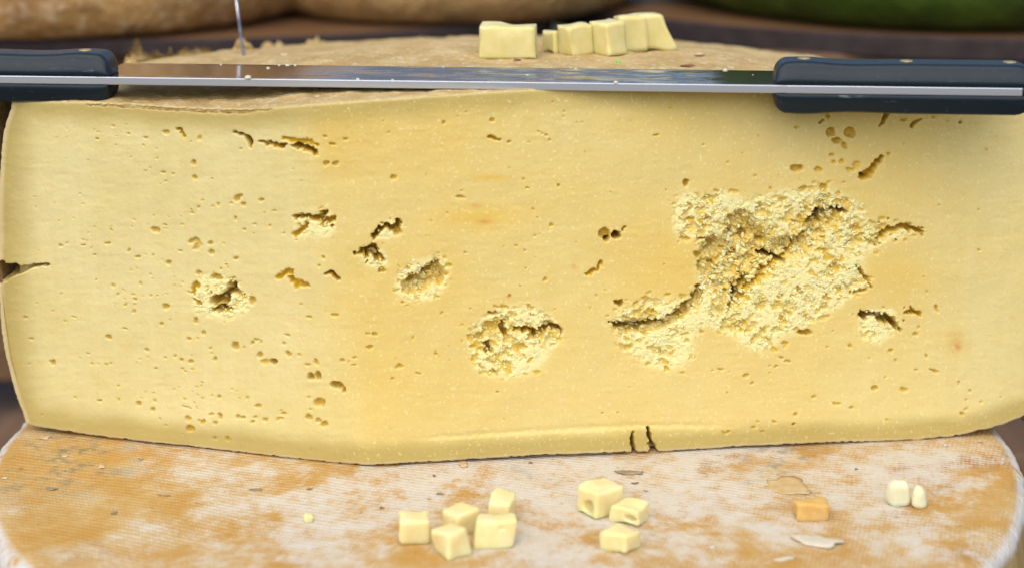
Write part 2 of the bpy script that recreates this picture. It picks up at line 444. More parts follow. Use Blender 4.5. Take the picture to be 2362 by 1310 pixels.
def board(name, cx, yfront, R, xlo, xhi, ztop, th, label):
    """board with a curved front edge, edged with a dark iron band"""
    root = empty(name, (cx, yfront + R, ztop - th))
    xs = np.linspace(xlo, xhi, 90)
    yb = 0.95
    yf = yfront + R - np.sqrt(np.maximum(R * R - (xs - cx) ** 2, 0.0))
    yf = np.minimum(yf, yb - 0.05)
    def loop(off, z):
        return [(x - cx, y + off - (yfront + R), z) for x, y in zip(xs, yf)]
    n = len(xs)
    # wood
    front_t = loop(0.004, th - 0.0005); front_b = loop(0.004, 0.0)
    V = front_t + front_b + [(xlo - cx, yb - yfront - R, th - 0.0005), (xhi - cx, yb - yfront - R, th - 0.0005), (xlo - cx, yb - yfront - R, 0), (xhi - cx, yb - yfront - R, 0)]
    F = [[i, i + n, i + n + 1, i + 1] for i in range(n - 1)]
    F.append(list(range(n)) + [2 * n + 1, 2 * n]); F.append([2 * n + 2, 2 * n + 3] + list(range(2 * n - 1, n - 1, -1)))
    F += [[2 * n, 2 * n + 1, 2 * n + 3, 2 * n + 2], [0, 2 * n, 2 * n + 2, n], [n - 1, 2 * n - 1, 2 * n + 3, 2 * n + 1]]
    mesh_obj('board_top', V, F, M['wood_board'], root, smooth=False)
    # band: rounded strip
    prof = [(0.0035, 0.0), (0.0008, 0.0), (0.0, 0.0012), (0.0, th - 0.001), (0.0008, th + 0.0004), (0.0035, th + 0.0004)]
    V = []; F = []
    for off, z in prof: V += loop(off, z)
    m = len(prof)
    for k in range(m):
        k2 = (k + 1) % m
        for i in range(n - 1): F.append([k * n + i, k2 * n + i, k2 * n + i + 1, k * n + i + 1][::-1])
    F.append([k * n for k in range(m)]); F.append([k * n + n - 1 for k in range(m)][::-1])
    mesh_obj('edge_band', V, F, M['band'], root, smooth=False)
    return tag(root, label, 'board')

XS = 0.0262
board('round_board', -0.266, 0.352, 0.466, -0.72, XS - 0.0015, ZB, 0.0105, 'wooden board with curved dark iron edge under the two brown cheeses')
board('round_board', 0.37, 0.345, 0.42, XS + 0.0015, 0.78, ZB + 0.0015, 0.0145, 'wooden board with curved dark iron edge under the green cheese')

# whole cheeses on the boards
def lathe_wheel(name, R, H, er, mat, loc, label, cat='cheese', sag=0.0, seg=128, seed=0, rough=0.0012, tilt=0):
    prof = [(0.0, 0.0), (R * 0.5, 0.0), (R - er * 1.0, 0.0)]
    for k in range(1, 9):
        a = -math.pi / 2 + math.pi / 2 * k / 8
        prof.append((R - er + er * math.cos(a), er + er * math.sin(a)))
    zz = np.linspace(er, H - er, 6)[1:-1]
    for z in zz: prof.append((R + sag * math.sin(math.pi * (z - er) / (H - 2 * er)), z))
    for k in range(0, 9):
        a = math.pi / 2 * k / 8
        prof.append((R - er + er * math.cos(a), H - er + er * math.sin(a)))
    prof += [(R * 0.7, H), (R * 0.35, H), (0.0, H)]
    prof = np.array(prof); th = np.arange(seg) / seg * 2 * math.pi
    rr = prof[:, 0][:, None] * np.ones(seg)[None]; z = prof[:, 1][:, None] * np.ones(seg)[None]
    t = th[None, :] * np.ones(len(prof))[:, None]
    wob = 1 + 0.012 * np.sin(2 * t + seed) + 0.006 * np.sin(5 * t + 2 * seed)
    x = rr * wob * np.cos(t); y = rr * wob * np.sin(t)
    nz = (fbm(np.cos(t) * R * 3 + 50 + z, np.sin(t) * R * 3 + 50 + z * 2.7, 0.035, seed, 3) - 0.5) * 2 * rough
    x += np.cos(t) * nz; y += np.sin(t) * nz
    V = np.stack([x, y, z], -1).reshape(-1, 3)
    o = fast_grid_obj(name, V, grid_faces(len(prof), seg, wrap=True, flip=True), mat)
    o.location = loc
    return tag(o, label, cat)

lathe_wheel('whole_cheese', 0.190, 0.145, 0.034, M['brownrind'], (-0.325, 0.322 + 0.192, ZB + 0.0002), 'whole brown cheese with bumpy glossy rind, partly over the iron edge of the board', seed=1, rough=0.004)
lathe_wheel('whole_cheese', 0.155, 0.145, 0.032, M['tanrind'], (-0.050, 0.395 + 0.155, ZB + 0.0002), 'whole tan cheese with smoother rind standing farther back beside the bumpy brown cheese', seed=3, rough=0.002)
lathe_wheel('whole_cheese', 0.215, 0.145, 0.040, M['greenrind'], (0.318, 0.352 + 0.215, ZB + 0.0017), 'whole dark green cheese with mottled waxy rind', seed=5, rough=0.0015)

# ------------------------------------------------------------------ the whole wheel underneath
WR = 0.2505
def build_lower_wheel():
    seg = 420
    prof = [(0.0, 0.0)] + [(r, 0.0) for r in np.linspace(0.03, WR - 0.012, 60)]
    for k in range(1, 11):
        a = math.pi / 2 * (1 - k / 10)
        prof.append((WR - 0.012 + 0.012 * math.cos(a), -0.009 + 0.009 * math.sin(a)))
    for z in np.linspace(-0.012, -ZT + 0.016, 14)[0:]:
        s = (z + 0.009) / (-ZT + 0.025)
        prof.append((WR + 0.006 * math.sin(math.pi * s), z))
    for k in range(1, 7):
        a = math.pi / 2 * k / 6
        prof.append((WR - 0.016 + 0.016 * math.cos(a), -ZT + 0.016 - 0.0155 * math.sin(a)))
    prof.append((0.0, -ZT + 0.0005))
    prof = np.array(prof); th = np.arange(seg) / seg * 2 * math.pi
    rr = prof[:, 0][:, None] * np.ones(seg); z = prof[:, 1][:, None] * np.ones(seg); t = th[None] * np.ones(len(prof))[:, None]
    wob = 1 + (0.008 * np.sin(2 * t + 0.6) + 0.003 * np.sin(5 * t))
    x = rr * wob * np.cos(t); y = rr * wob * np.sin(t)
    edge = sstep(WR - 0.02, WR - 0.002, rr)
    nz = (fbm(np.cos(t) * 9 + 40, np.sin(t) * 9 + 40 + z * 25, 0.22, 3, 4) - 0.5)
    x += np.cos(t) * nz * 0.0035 * edge; y += np.sin(t) * nz * 0.0035 * edge
    top = (z > -0.011)
    up = (fbm(x + 3, y + 3, 0.05, 9, 4) - 0.5) * 0.0016 * (1 - edge) + (fbm(x * 1.0 + 7, y + 7, 0.006, 12, 2) - 0.5) * 0.0012 * edge
    z = z + np.where(top, up - 0.0008, 0)
    P = np.stack([x, y, z], -1).reshape(-1, 3)
    o = fast_grid_obj('whole_cheese', P, grid_faces(len(prof), seg, wrap=True), M['wheel'])
    o.location = (-0.003, 0.0, ZT)
    tag(o, 'whole orange cheese wheel with cloth-marked top and white mould, lying under the cut cheese', 'cheese')
    vv = P + np.array([-0.003, 0, ZT])
    return o, BVHTree.FromPolygons([tuple(v) for v in vv], [tuple(f) for f in grid_faces(len(prof), seg, wrap=True).tolist()])
lower, LOWER_BVH = build_lower_wheel()

def drop(bvh, x, y):
    h = bvh.ray_cast(Vector((x, y, 2.0)), Vector((0, 0, -1)))
    return h[0].z if h[0] is not None else ZT

# ------------------------------------------------------------------ the cut cheese
# outline of the cut face, measured in photograph pixels and carried onto the two cut planes
TOP = np.array([(-40, 240), (20, 238), (60, 236), (180, 236), (270, 239), (400, 247), (520, 252), (620, 250), (700, 243), (800, 236), (900, 229), (1000, 222), (1130, 213),
                (1260, 206), (1400, 201), (1600, 196), (1790, 194), (2000, 196), (2200, 202), (2362, 212), (2440, 225), (2520, 250)], float)
BOT = np.array([(-40, 960), (55, 974), (75, 982), (160, 996), (250, 1009), (400, 1025), (500, 1036), (650, 1054), (760, 1066), (850, 1072), (1000, 1064), (1250, 1048), (1450, 1041),
                (1530, 1040), (1700, 1029), (1900, 1020), (2100, 1016), (2200, 1006), (2300, 983), (2362, 960), (2420, 930), (2520, 860)], float)
LEFT = np.array([(0, 28), (.03, 22), (.08, 8), (.15, 2), (.3, -3), (.5, -4), (.62, -3), (.72, 2), (.8, 12), (.88, 28), (.94, 42), (1, 62)], float)
RIGHT = np.array([(0, 2476), (.1, 2492), (.5, 2500), (.8, 2490), (1, 2462)], float)
_xs = np.arange(-60, 2541.0)
def smooth_curve(P, k=25):
    y = np.interp(_xs, P[:, 0], P[:, 1]); p = np.pad(y, k, mode='edge'); y = np.convolve(p, np.ones(2 * k + 1) / (2 * k + 1), 'valid')
    return y
_top, _bot = smooth_curve(TOP), smooth_curve(BOT, 18)
def f_top(x): return np.interp(x, _xs, _top)
def f_bot(x): return np.interp(x, _xs, _bot)

Pb = on_z(850, 1072, ZT + 0.0006); Pt = on_y(700, 245, Pb[1] + 0.004)
PL = on_z(400, 1025, ZT + 0.0006); PR = on_z(1900, 1020, ZT + 0.0006)
nL = np.cross(PL - Pb, Pt - Pb); nL = nL / np.linalg.norm(nL); nL *= np.sign(nL[1])      # pointing into the cheese
nR = np.cross(PR - Pb, Pt - Pb); nR = nR / np.linalg.norm(nR); nR *= np.sign(nR[1])
def face_pt(px, py):
    d = rays(px, py); C = np.array(CAM_P)
    tL = ((Pb - C) @ nL) / (d @ nL); tR = ((Pb - C) @ nR) / (d @ nR)
    k = 0.0014 / 4300
    t = 0.5 * (tL + tR + np.sqrt((tL - tR) ** 2 + k * k))
    side = 1 / (1 + np.exp(-(tR - tL) / (k * 0.8)))
    nrm = nL + (nR - nL) * side[..., None]; nrm /= np.linalg.norm(nrm, axis=-1, keepdims=True)
    return C + d * t[..., None], nrm

# ---- relief of the cut face: eyes, cracks and the torn hollows (raster in photograph pixels, depth in mm)
RS = 1.5
RX0, RX1, RY0, RY1 = -60, 2540, 170, 1100
gx = np.arange(RX0, RX1, RS); gy = np.arange(RY0, RY1, RS)
GX, GY = np.meshgrid(gx, gy)
D = np.zeros_like(GX); HOLE_SHADE = np.zeros_like(GX); TORN = np.zeros_like(GX); BROWN = np.zeros_like(GX)  # second raster: yellow wall tint with the shade inside cavities painted in

def window(x0, x1, y0, y1):
    a = max(0, int((x0 - RX0) / RS)); b = min(len(gx), int((x1 - RX0) / RS) + 2)
    c = max(0, int((y0 - RY0) / RS)); d = min(len(gy), int((y1 - RY0) / RS) + 2)
    return slice(c, d), slice(a, b)

def eye(x, y, rx, ry, depth=None, ang=None, tint=0.7):
    """one gas hole, depth in mm"""
    rx = max(rx, 1.6); ry = max(ry, 1.6)
    if depth is None: depth = (0.26 * min(rx, ry) + 0.08 * max(rx, ry)) * (0.7 if max(rx, ry) < 4.5 else 1.0)
    ang = RNG.uniform(-0.3, 0.3) if ang is None else ang
    R = 1.3 * max(rx, ry) + 2
    w = window(x - R, x + R, y - R, y + R)
    dx = GX[w] - x; dy = GY[w] - y; c, s = math.cos(ang), math.sin(ang)
    q = np.sqrt(((dx * c + dy * s) / rx) ** 2 + ((-dx * s + dy * c) / ry) ** 2)
    d = depth * np.sqrt(np.clip(1.12 - q * q, 0, 1))
    D[w] = np.maximum(D[w], d); HOLE_SHADE[w] = np.maximum(HOLE_SHADE[w], tint * sstep(1.15, 0.75, q))

def seg_dist(X, Y, pts, ws):
    best = np.full(X.shape, 1e9); wid = np.zeros(X.shape)
    for (a, b, wa, wb) in zip(pts[:-1], pts[1:], ws[:-1], ws[1:]):
        ax, ay = a; bx, by = b; L2 = (bx - ax) ** 2 + (by - ay) ** 2 + 1e-9
        t = np.clip(((X - ax) * (bx - ax) + (Y - ay) * (by - ay)) / L2, 0, 1)
        d = np.hypot(X - ax - t * (bx - ax), Y - ay - t * (by - ay)) / (wa + (wb - wa) * t)
        m = d < best; best = np.where(m, d, best)
    return best

def slot(pts, ws, depth, tint=0.6, brown=0.0, rag=0.5, seed=1):
    """crack along a line: half-width(s) in pixels, depth in mm"""
    tint = min(1.0, tint * 1.7); rag = rag * 1.4
    if not hasattr(ws, '__len__'): ws = [ws] * len(pts)
    p = np.array(pts); R = max(ws) * 1.6 + 4
    w = window(p[:, 0].min() - R, p[:, 0].max() + R, p[:, 1].min() - R, p[:, 1].max() + R)
    q = seg_dist(GX[w], GY[w], pts, ws)
    q = q * (1 + rag * 2 * (fbm(GX[w], GY[w], max(7.0, 1.1 * max(ws)), 31 + seed, 2) - 0.5)) + rag * 0.8 * (vnoise(GX[w], GY[w], 5, 77 + seed) - 0.5)
    d = depth * sstep(1.0, 0.25, q)
    D[w] = np.maximum(D[w], d); HOLE_SHADE[w] = np.maximum(HOLE_SHADE[w], tint * sstep(1.0, 0.6, q)); BROWN[w] = np.maximum(BROWN[w], brown * sstep(0.85, 0.35, q))

def inside(poly):
    poly = np.array(poly, float)
    w = window(poly[:, 0].min() - 60, poly[:, 0].max() + 60, poly[:, 1].min() - 60, poly[:, 1].max() + 60)
    X, Y = GX[w], GY[w]; r = np.zeros(X.shape, bool)
    for (x0, y0), (x1, y1) in zip(poly, np.roll(poly, -1, 0)):
        c = ((y0 > Y) != (y1 > Y)); 
        if y0 != y1: r ^= c & (X < (x1 - x0) * (Y - y0) / (y1 - y0) + x0)
    return w, r.astype(float)

def torn(poly, dens=1.0, rmin=4, rmax=11, base=1.2, depth=3.2, soft=16, seed=5):
    """torn, crumbly patch: packed little pits that thin out towards the margin, pale ridges between"""
    w, m = inside(poly); m0 = blur(m, max(1, int(5 / RS))); m = blur(m, max(1, int(soft / RS)))
    X, Y = GX[w], GY[w]
    mm = sstep(0.25, 0.95, m + 0.5 * (fbm(X, Y, 34, seed, 3) - 0.5) * (1 - sstep(0.8, 1.0, m)))
    patch = sstep(0.35, 0.65, fbm(X, Y, 44, seed + 9, 2))
    wb = worley(X + 6 * vnoise(X, Y, 8, seed + 7), Y + 5 * vnoise(X, Y, 9, seed + 8), 11, seed + 3)
    rough = mm * (0.6 * base * patch + 1.5 * np.clip(0.55 - wb, 0, 1) + 1.1 * (vnoise(X, Y, 4.5, seed + 2) - 0.55) + 0.8 * (vnoise(X, Y, 10, seed + 12) - 0.6) - 0.3)
    D[w] = np.where(mm > 0.01, np.maximum(D[w], rough), D[w])
    TORN[w] = np.maximum(TORN[w], np.maximum(mm, 0.25 * sstep(0.02, 0.8, blur(m, 8))))
    area = mm.sum() * RS * RS
    n = int(dens * area / (math.pi * (0.5 * (rmin + rmax)) ** 2) * 1.1)
    cand = np.argwhere(m > 0.18)
    if len(cand) == 0: return
    for k in RNG.integers(0, len(cand), n * 2):
        i, j = cand[k]; x, y = X[i, j], Y[i, j]
        if RNG.random() > m[i, j] ** 1.5 * (0.3 + 0.7 * patch[i, j]): continue
        r = (rmin + (rmax - rmin) * RNG.random() ** 2.4) * (0.55 + 0.45 * m[i, j])
        b = max(D[w][i, j], 0)
        eye(x, y, r * RNG.uniform(0.8, 1.7), r * RNG.uniform(0.5, 0.95), min(b, 14) + 0.55 * depth * (r / rmax) * RNG.uniform(0.5, 1.2), RNG.uniform(-0.9, 0.9), RNG.uniform(0.15, 0.75))

def pits_in(poly, n, rmin, rmax, depth):
    w, m = inside(poly); X, Y = GX[w], GY[w]; cand = np.argwhere(m > 0.5)
    for k in RNG.integers(0, len(cand), n):
        i, j = cand[k]; r = rmin + (rmax - rmin) * RNG.random() ** 2
        eye(X[i, j], Y[i, j], r * RNG.uniform(0.8, 1.5), r * RNG.uniform(0.5, 0.95), max(D[w][i, j], 0) + depth * RNG.uniform(0.3, 1.2), RNG.uniform(-0.9, 0.9), RNG.uniform(0.1, 0.8))

def hollow(poly, depth, soft=14, seed=3, lump=0.5):
    """deeper cave inside a torn patch"""
    w, m = inside(poly); m = blur(m, max(1, int(soft / RS))); X, Y = GX[w], GY[w]
    q = m + 0.45 * (fbm(X, Y, 34, seed, 3) - 0.5)
    wa = worley(X + 9 * vnoise(X, Y, 20, seed), Y, 30, seed); wb = worley(X, Y, 13, seed + 4)
    d = depth * sstep(0.28, 0.95, q) * (1 - lump * np.clip(0.95 - 1.5 * wa, 0, 1)) + sstep(0.3, 0.6, q) * (2.2 * (wb - 0.4) + 1.8 * (vnoise(X, Y, 6, seed) - 0.5) + 1.0 * (vnoise(X, Y, 3.5, seed + 8) - 0.5))
    D[w] = np.maximum(D[w], np.where(q > 0.28, D[w] * 0.6 + d, 0)); TORN[w] = np.maximum(TORN[w], 0.8 * sstep(0.2, 0.5, q)); HOLE_SHADE[w] = np.maximum(HOLE_SHADE[w], 0.4 * sstep(0.3, 0.6, q))

# helpers for measured coordinates (enlargement windows of the photograph)
def W(x0, y0, s): return lambda pts: [(x0 + a / s, y0 + b / s) for a, b in pts]
A = (0, 440, 2.9525); B = (0, 870, 2.9525); T1 = (0, 0, 2.9525); T2 = (780, 0, 2.9525); T3 = (1562, 0, 2.9525); Cn = (780, 440, 2.9525); Z6 = (1380, 380, 2.62); BR = (1562, 870, 2.9525)
def eyes(win, lst, k=1.0):
    x0, y0, s = win
    for e in lst:
        eye(x0 + e[0] / s, y0 + e[1] / s, e[2] / s * (0.86 if e[2] < 14 else 1.0), e[3] / s * (0.86 if e[2] < 14 else 1.0), *([e[4] * k] if len(e) > 4 else []))

eyes(A, [(232,42,10,6),(245,115,7,6),(375,90,5,5),(400,205,9,7),(455,358,11,10),(503,350,5,5),(262,412,7,5),(567,340,9,7),(593,343,8,6),(568,370,16,6),(620,392,7,5),(732,362,16,10),(757,248,9,7),
 (757,270,10,9),(643,250,9,7),(607,285,8,6),(505,192,10,6),(912,198,11,9),(892,250,8,6),(1060,270,28,18),(1122,256,10,7),(1047,175,10,8),(1147,180,9,6),(1228,175,9,7),(1240,235,11,9),(1008,237,6,5),
 (1305,150,14,9),(1350,115,12,11),(1380,65,10,8),(1445,110,8,10),(1490,93,13,15),(1575,88,12,11),(1612,55,22,20),(1636,40,18,15),(1658,90,17,14),(1780,62,14,14),(1602,192,13,16),(1800,150,10,8),(1865,138,14,6),
 (1740,230,14,7),(1660,265,13,12),(1728,295,9,6),(1838,243,9,9),(1435,358,17,15),(1437,420,22,17),(1522,360,9,9),(1608,460,14,14),(1550,525,11,9),(1535,485,8,6),(875,412,10,16),(940,450,18,11),
 (987,435,10,4),(1045,440,11,9),(1048,457,8,6),(1103,470,10,5),(1145,493,18,17),(930,533,11,7),(890,547,8,6),(1025,572,12,9),(1042,603,9,6),(958,630,8,17),(1185,585,10,5),(1187,643,11,8),(1237,620,8,6),
 (1227,648,7,6),(485,607,7,8),(650,607,9,8),(770,645,14,10),(838,673,12,7),(802,705,13,10),(848,733,8,6),(912,705,12,9),(917,735,15,11),(918,770,13,8),(855,775,13,11),(786,768,9,6),(785,787,6,5),
 (912,820,12,13),(920,851,7,6),(975,716,7,6),(1030,712,13,8),(1070,715,10,9),(1110,713,7,5),(1135,703,9,7),(1130,790,22,20),(1100,907,15,13),(1157,873,11,8),(172,860,16,9),(253,767,7,9),(357,817,10,7),
 (440,888,12,8),(505,857,18,6),(740,995,22,16),(212,1005,14,9),(360,1168,20,19),(1000,1085,17,11),(1003,1130,9,8),(950,1142,10,8),(930,1167,10,7),(540,1142,9,7),(625,1178,12,11),(665,1177,7,6),
 (722,1185,11,12),(757,1175,9,10),(1122,1138,13,9),(1192,1123,12,10),(1235,1153,15,12),(1300,1160,17,14),(1305,1120,7,7),(1243,1212,12,10),(1310,1215,12,10),(1385,968,15,13),(1288,1008,15,13),
 (1345,1000,12,8),(1430,1070,12,11),(1443,1103,9,8),(1465,1145,13,22),(1602,1055,24,30),(1660,1062,11,10),(1335,883,14,18),(1767,1115,20,18),(1805,1165,28,20,1.4),(1863,1160,23,21,5.5),(1937,1037,14,10),
 (1963,1110,18,20),(2040,1117,12,14),(2117,1262,23,22,4.5),(2167,1258,19,27,4.5),(2155,1165,14,25),(2095,1182,18,9),(2330,1150,15,14),(1745,1015,18,10),(1720,1035,15,13),(1775,1025,12,12),(1955,985,20,8),
 (2070,988,9,7),(2050,770,13,9),(2280,848,26,9),(2175,510,13,13),(2105,860,18,10),(1350,560,18,16),(1590,598,20,8),(1650,720,35,14),(1720,745,24,28)])
eyes(B, [(805,60,12,12),(810,155,11,12),(660,110,6,5),(510,133,9,8),(678,160,17,10),(948,177,18,17),(1038,218,14,16),(1055,160,11,11),(965,135,12,6),(985,100,6,8),(1255,150,11,10),(1280,283,20,16),
 (1295,347,27,25),(1382,302,18,16),(1355,297,13,14),(1440,250,20,10),(1500,260,18,22),(1470,307,17,11),(1625,268,18,15),(1655,272,20,12),(1735,270,16,8),(1803,290,18,13),(1720,303,14,13),(1760,192,22,14),
 (1893,285,14,9),(1918,285,14,9),(1930,250,18,10),(1915,230,13,8),(2102,272,26,18),(2167,292,17,18),(2207,318,25,20),(2175,170,38,28),(1133,330,13,9),(1245,385,9,7),(1465,413,14,13),(1555,420,14,16),
 (1270,203,35,5),(1337,208,9,8),(1350,123,10,8),(1380,145,9,10),(1445,125,7,14),(1490,130,14,14),(1630,142,10,8),(1685,135,13,12),(1615,92,10,5),(1305,95,8,6),(1185,80,9,8),(1218,70,8,7),(1340,65,10,9),
 (1375,60,8,8),(1580,75,10,8),(280,155,6,5),(2115,495,9,7),(1175,388,6,5),(2275,50,24,20,6),(2310,55,30,22,6),(2340,80,14,25,4)])
eyes(T1, [(450,876,9,6),(770,862,12,9),(640,890,8,6),(667,900,9,6),(385,938,8,6),(452,933,6,7),(825,898,7,6),(873,918,14,8),(862,853,7,6),(790,928,8,5),(990,937,16,9),(790,990,12,7),(980,992,9,11),
 (1135,902,24,12),(1065,1015,10,6),(1300,968,10,8),(1360,940,15,20,1),(1320,1108,17,17),(1070,1080,12,8),(1325,1210,14,14),(1115,1177,14,9),(1178,1187,12,9),(990,1165,8,12),(1640,1016,12,10),(180,1132,6,5),
 (445,1078,6,5),(600,1093,9,6),(950,1132,6,6),(1023,1145,8,7),(1228,1135,6,6),(885,1020,6,5),(2220,935,16,9),(2265,985,28,10),(2225,1113,18,16),(2285,1115,25,16)])
eyes(T2, [(720,837,14,10),(870,762,10,8),(812,797,8,8),(1047,818,18,12),(1165,970,15,10),(1388,915,12,10),(1360,905,5,10),(1300,968,12,7),(1540,760,9,9),(1535,797,10,11),(1625,838,8,7),(1660,830,12,7),
 (1988,823,8,7),(2165,922,25,8),(310,828,9,7),(347,902,10,9),(377,1210,20,16),(1165,1145,8,6),(1500,1265,13,16),(600,1190,6,5),(2260,735,10,12),(1465,697,10,8)])
eyes(T3, [(1030,790,14,18),(820,868,22,8),(553,928,10,14),(450,933,7,7),(1535,815,18,10),(1555,818,16,10),(1745,800,12,12),(1700,808,7,7),(1930,838,11,16,4),(1840,832,9,8),(1545,985,7,9),(1525,880,7,8),
 (1762,913,5,6),(1440,1050,14,14),(1490,1040,7,7),(1050,900,32,32,5),(1180,905,38,34,5),(1090,960,35,20,5),(1140,995,18,25,3),(810,1150,34,25,4),(840,1150,22,20,4),(962,1160,25,17),(347,1107,10,11),(533,1200,12,9),
 (692,1197,6,6),(716,1168,5,7),(1057,1060,18,14),(1065,1105,15,12),(1120,1100,14,20),(1220,1130,30,28,1.5),(1180,1160,35,14,1.5)])
eyes(Cn, [(418,135,6,6),(745,155,10,10),(635,207,9,9),(835,45,30,9),(1330,125,10,14),(1450,237,14,12),(1340,307,10,10),(1373,298,9,8),(1273,408,12,12),(1210,375,13,10),(1130,377,9,5),(1168,720,13,15),
 (510,998,10,15),(920,287,6,6),(1345,455,6,5),(250,975,20,14),(200,970,20,7),(215,1065,22,12),(25,1153,17,14),(112,1135,20,8),(70,1165,8,8),(110,1183,14,8),(425,1190,20,12),(400,1200,15,9),(545,1243,18,7),
 (370,1282,12,14),(845,910,10,9),(840,1025,6,12),(705,835,12,14),(755,1060,10,5),(665,1095,9,12),(690,1130,9,9),(390,1140,7,7),(760,1155,9,7),(1820,675,6,10),(1720,800,7,15),(1840,850,15,5)])
eyes(Z6, [(1205,25,32,20),(1330,35,20,14),(950,70,10,9),(1240,150,25,20),(1365,140,22,25),(1455,180,10,20),(2058,243,8,9),(1937,985,11,13),(1918,1025,16,12),(1768,1123,14,12),(1520,1095,15,10),(1380,1100,10,9),
 (1130,1080,18,12),(1130,1097,14,9),(1035,1212,10,8),(1080,1218,14,9),(690,1247,12,7),(740,1235,20,7),(893,1273,20,10),(1110,1165,18,8),(1145,1188,22,8),(2030,1245,30,9),(2045,870,12,30),(1800,1180,10,13),
 (1980,1155,9,14),(1640,1170,11,6),(1735,1285,12,8),(1920,1240,13,10),(1985,765,8,12)])
eyes(BR, [(1345,75,25,17),(1548,85,28,20,1.5),(1915,42,10,17),(1995,90,10,12),(1968,155,8,12),(1970,215,12,14),(1942,250,16,14),(2070,168,10,10),(930,135,16,10),(510,45,14,9),(340,103,9,9),(873,57,7,7),
 (1085,178,28,12,1.2),(1188,207,16,12),(810,255,18,12),(547,298,12,10),(520,338,18,9),(660,303,20,7),(318,375,14,9),(347,367,16,11),(583,367,14,10),(790,318,12,10,4),(1427,290,12,10),(1036,352,6,5)])
# the many pin-prick holes between
for k in range(130):
    x = RNG.uniform(60, 2400); y = RNG.uniform(300, 985)
    if x > 760 and RNG.random() < 0.35: continue
    r = 1.6 + 1.7 * RNG.random() ** 3
    eye(x, y, r * RNG.uniform(0.9, 1.8), r, 0.5 + 0.3 * r, RNG.uniform(-0.6, 0.6), 0.55)

z = W(*Z6)
big = z([(430,320),(480,180),(520,100),(600,180),(700,150),(900,190),(1050,160),(1200,120),(1380,120),(1500,180),(1600,230),(1620,320),(1740,350),(1880,360),(1960,400),(1750,470),(1640,520),(1600,600),(1650,720),
  (1600,780),(1480,860),(1400,900),(1300,960),(1200,1010),(1100,1080),(1050,1130),(950,1150),(850,1080),(760,1010),(640,970),(600,1060),(560,1150),(530,1240),(350,1240),(200,1180),(100,1020),(80,900),(120,830),(200,850),
  (300,780),(450,810),(560,790),(610,690),(585,580),(610,470),(560,450),(450,470)])
torn(big, 1.0, 2.5, 11, 0.9, 3.0, 15, 5)
hollow(z([(590,500),(640,450),(770,440),(750,330),(860,280),(960,330),(1050,460),(1250,420),(1270,340),(1400,265),(1510,290),(1470,370),(1400,420),(1300,500),(1180,570),(1100,620),(1010,670),(950,740),(870,790),(830,900),(770,900),(740,800),(640,740),(590,640)]), 7.0, 18, 3)
hollow(z([(90,960),(230,930),(420,930),(470,860),(560,800),(600,730),(640,800),(560,900),(440,970),(330,1020),(150,1020)]), 7, 7, 13)
pits_in(z([(590,500),(640,450),(770,440),(750,330),(860,280),(960,330),(1050,460),(1250,420),(1400,300),(1470,370),(1300,500),(1100,620),(950,740),(830,900),(740,800),(590,640)]), 110, 5, 15, 2.6)
pits_in(z([(90,960),(230,930),(420,930),(470,860),(560,800),(640,800),(560,900),(440,970),(330,1020),(150,1020)]), 30, 4, 10, 2.2)
slot(z([(1270,350),(1320,315),(1400,270),(1500,290)]), [10, 13, 10, 6], 27, .5, 0.0, .6, 2)
slot(z([(1000,550),(1060,560),(1130,585)]), [9, 11, 7], 30, .4, .0, .6, 3)
slot(z([(890,710),(850,770),(820,840),(785,885)]), [10, 8, 7, 6], 27, .4, .0, .6, 4)
slot(z([(100,970),(200,990),(300,975),(400,950)]), [7, 9, 9, 5], 18, .5, .0, .6, 5)
slot(z([(440,920),(530,860),(580,800),(610,730)]), [8, 8, 8, 5], 18, .5, .0, .6, 6)
slot(z([(1690,445),(1760,395),(1860,372),(1960,405)]), [6, 9, 9, 5], 8, .5, 0, .7, 7)
slot(z([(1560,620),(1620,690),(1650,740)]), 4, 5, .5, 0, .5, 8)
slot(z([(1530,772),(1620,757)]), 4, 4, .5, 0, .5, 9)
slot(z([(840,830),(930,720),(1050,610),(1170,510),(1270,390)]), [5, 7, 8, 7, 6], 11, .55, 0, .6, 57)
slot(z([(620,450),(690,460)]), 5, 9, .4, 0, .5, 41); slot(z([(785,570),(830,540)]), 9, 14, .4, 0, .5, 42)
eye(*z([(1250,1012)])[0], 16, 7, 6, 0.1); eye(*z([(880,425)])[0], 15, 11, 14); eye(*z([(690,480)])[0], 14, 18, 10); eye(*z([(530,110)])[0], 7, 9, 4)
torn(z([(1540,1010),(1600,880),(1800,860),(1830,980),(1730,1070),(1640,1080)]), 0.5, 3, 6, 0.5, 2.0, 11, 51)
slot(z([(1590,900),(1620,920),(1680,905),(1720,940),(1780,930),(1800,975)]), [7, 8, 10, 8, 10, 8], 14, .5, .25, .6, 10)
slot(z([(1850,895),(1890,885),(1950,900)]), [4, 7, 4], 6, .6, 0, .6, 11)
slot(z([(110,830),(135,840)]), 6, 6, .5, .2, .5, 12)
c = W(*Cn)
torn(c([(870,980),(960,860),(1060,830),(1200,760),(1400,780),(1500,900),(1540,1000),(1450,1100),(1400,1220),(1250,1270),(1000,1270),(890,1180)]), 1.1, 4, 11, 0.8, 3.2, 13, 61)
slot(c([(1205,940),(1290,945),(1350,960),(1420,930),(1515,945)]), [7, 8, 11, 10, 6], 12, .6, .0, .6, 14)
slot(c([(1120,920),(1140,985)]), 8, 10, .6, 0, .6, 15); slot(c([(1010,1040),(1040,1085)]), 10, 10, .5, 0, .5, 16)
eye(*c([(1050,930)])[0], 20, 13, 4.5); eye(*c([(1050,835)])[0], 12, 5, 4); eye(*c([(1350,985)])[0], 22, 9, 5)
torn(c([(390,560),(500,480),(640,440),(760,460),(770,580),(720,690),(600,760),(480,760),(390,700)]), 0.8, 3, 8, 0.6, 2.5, 13, 71)
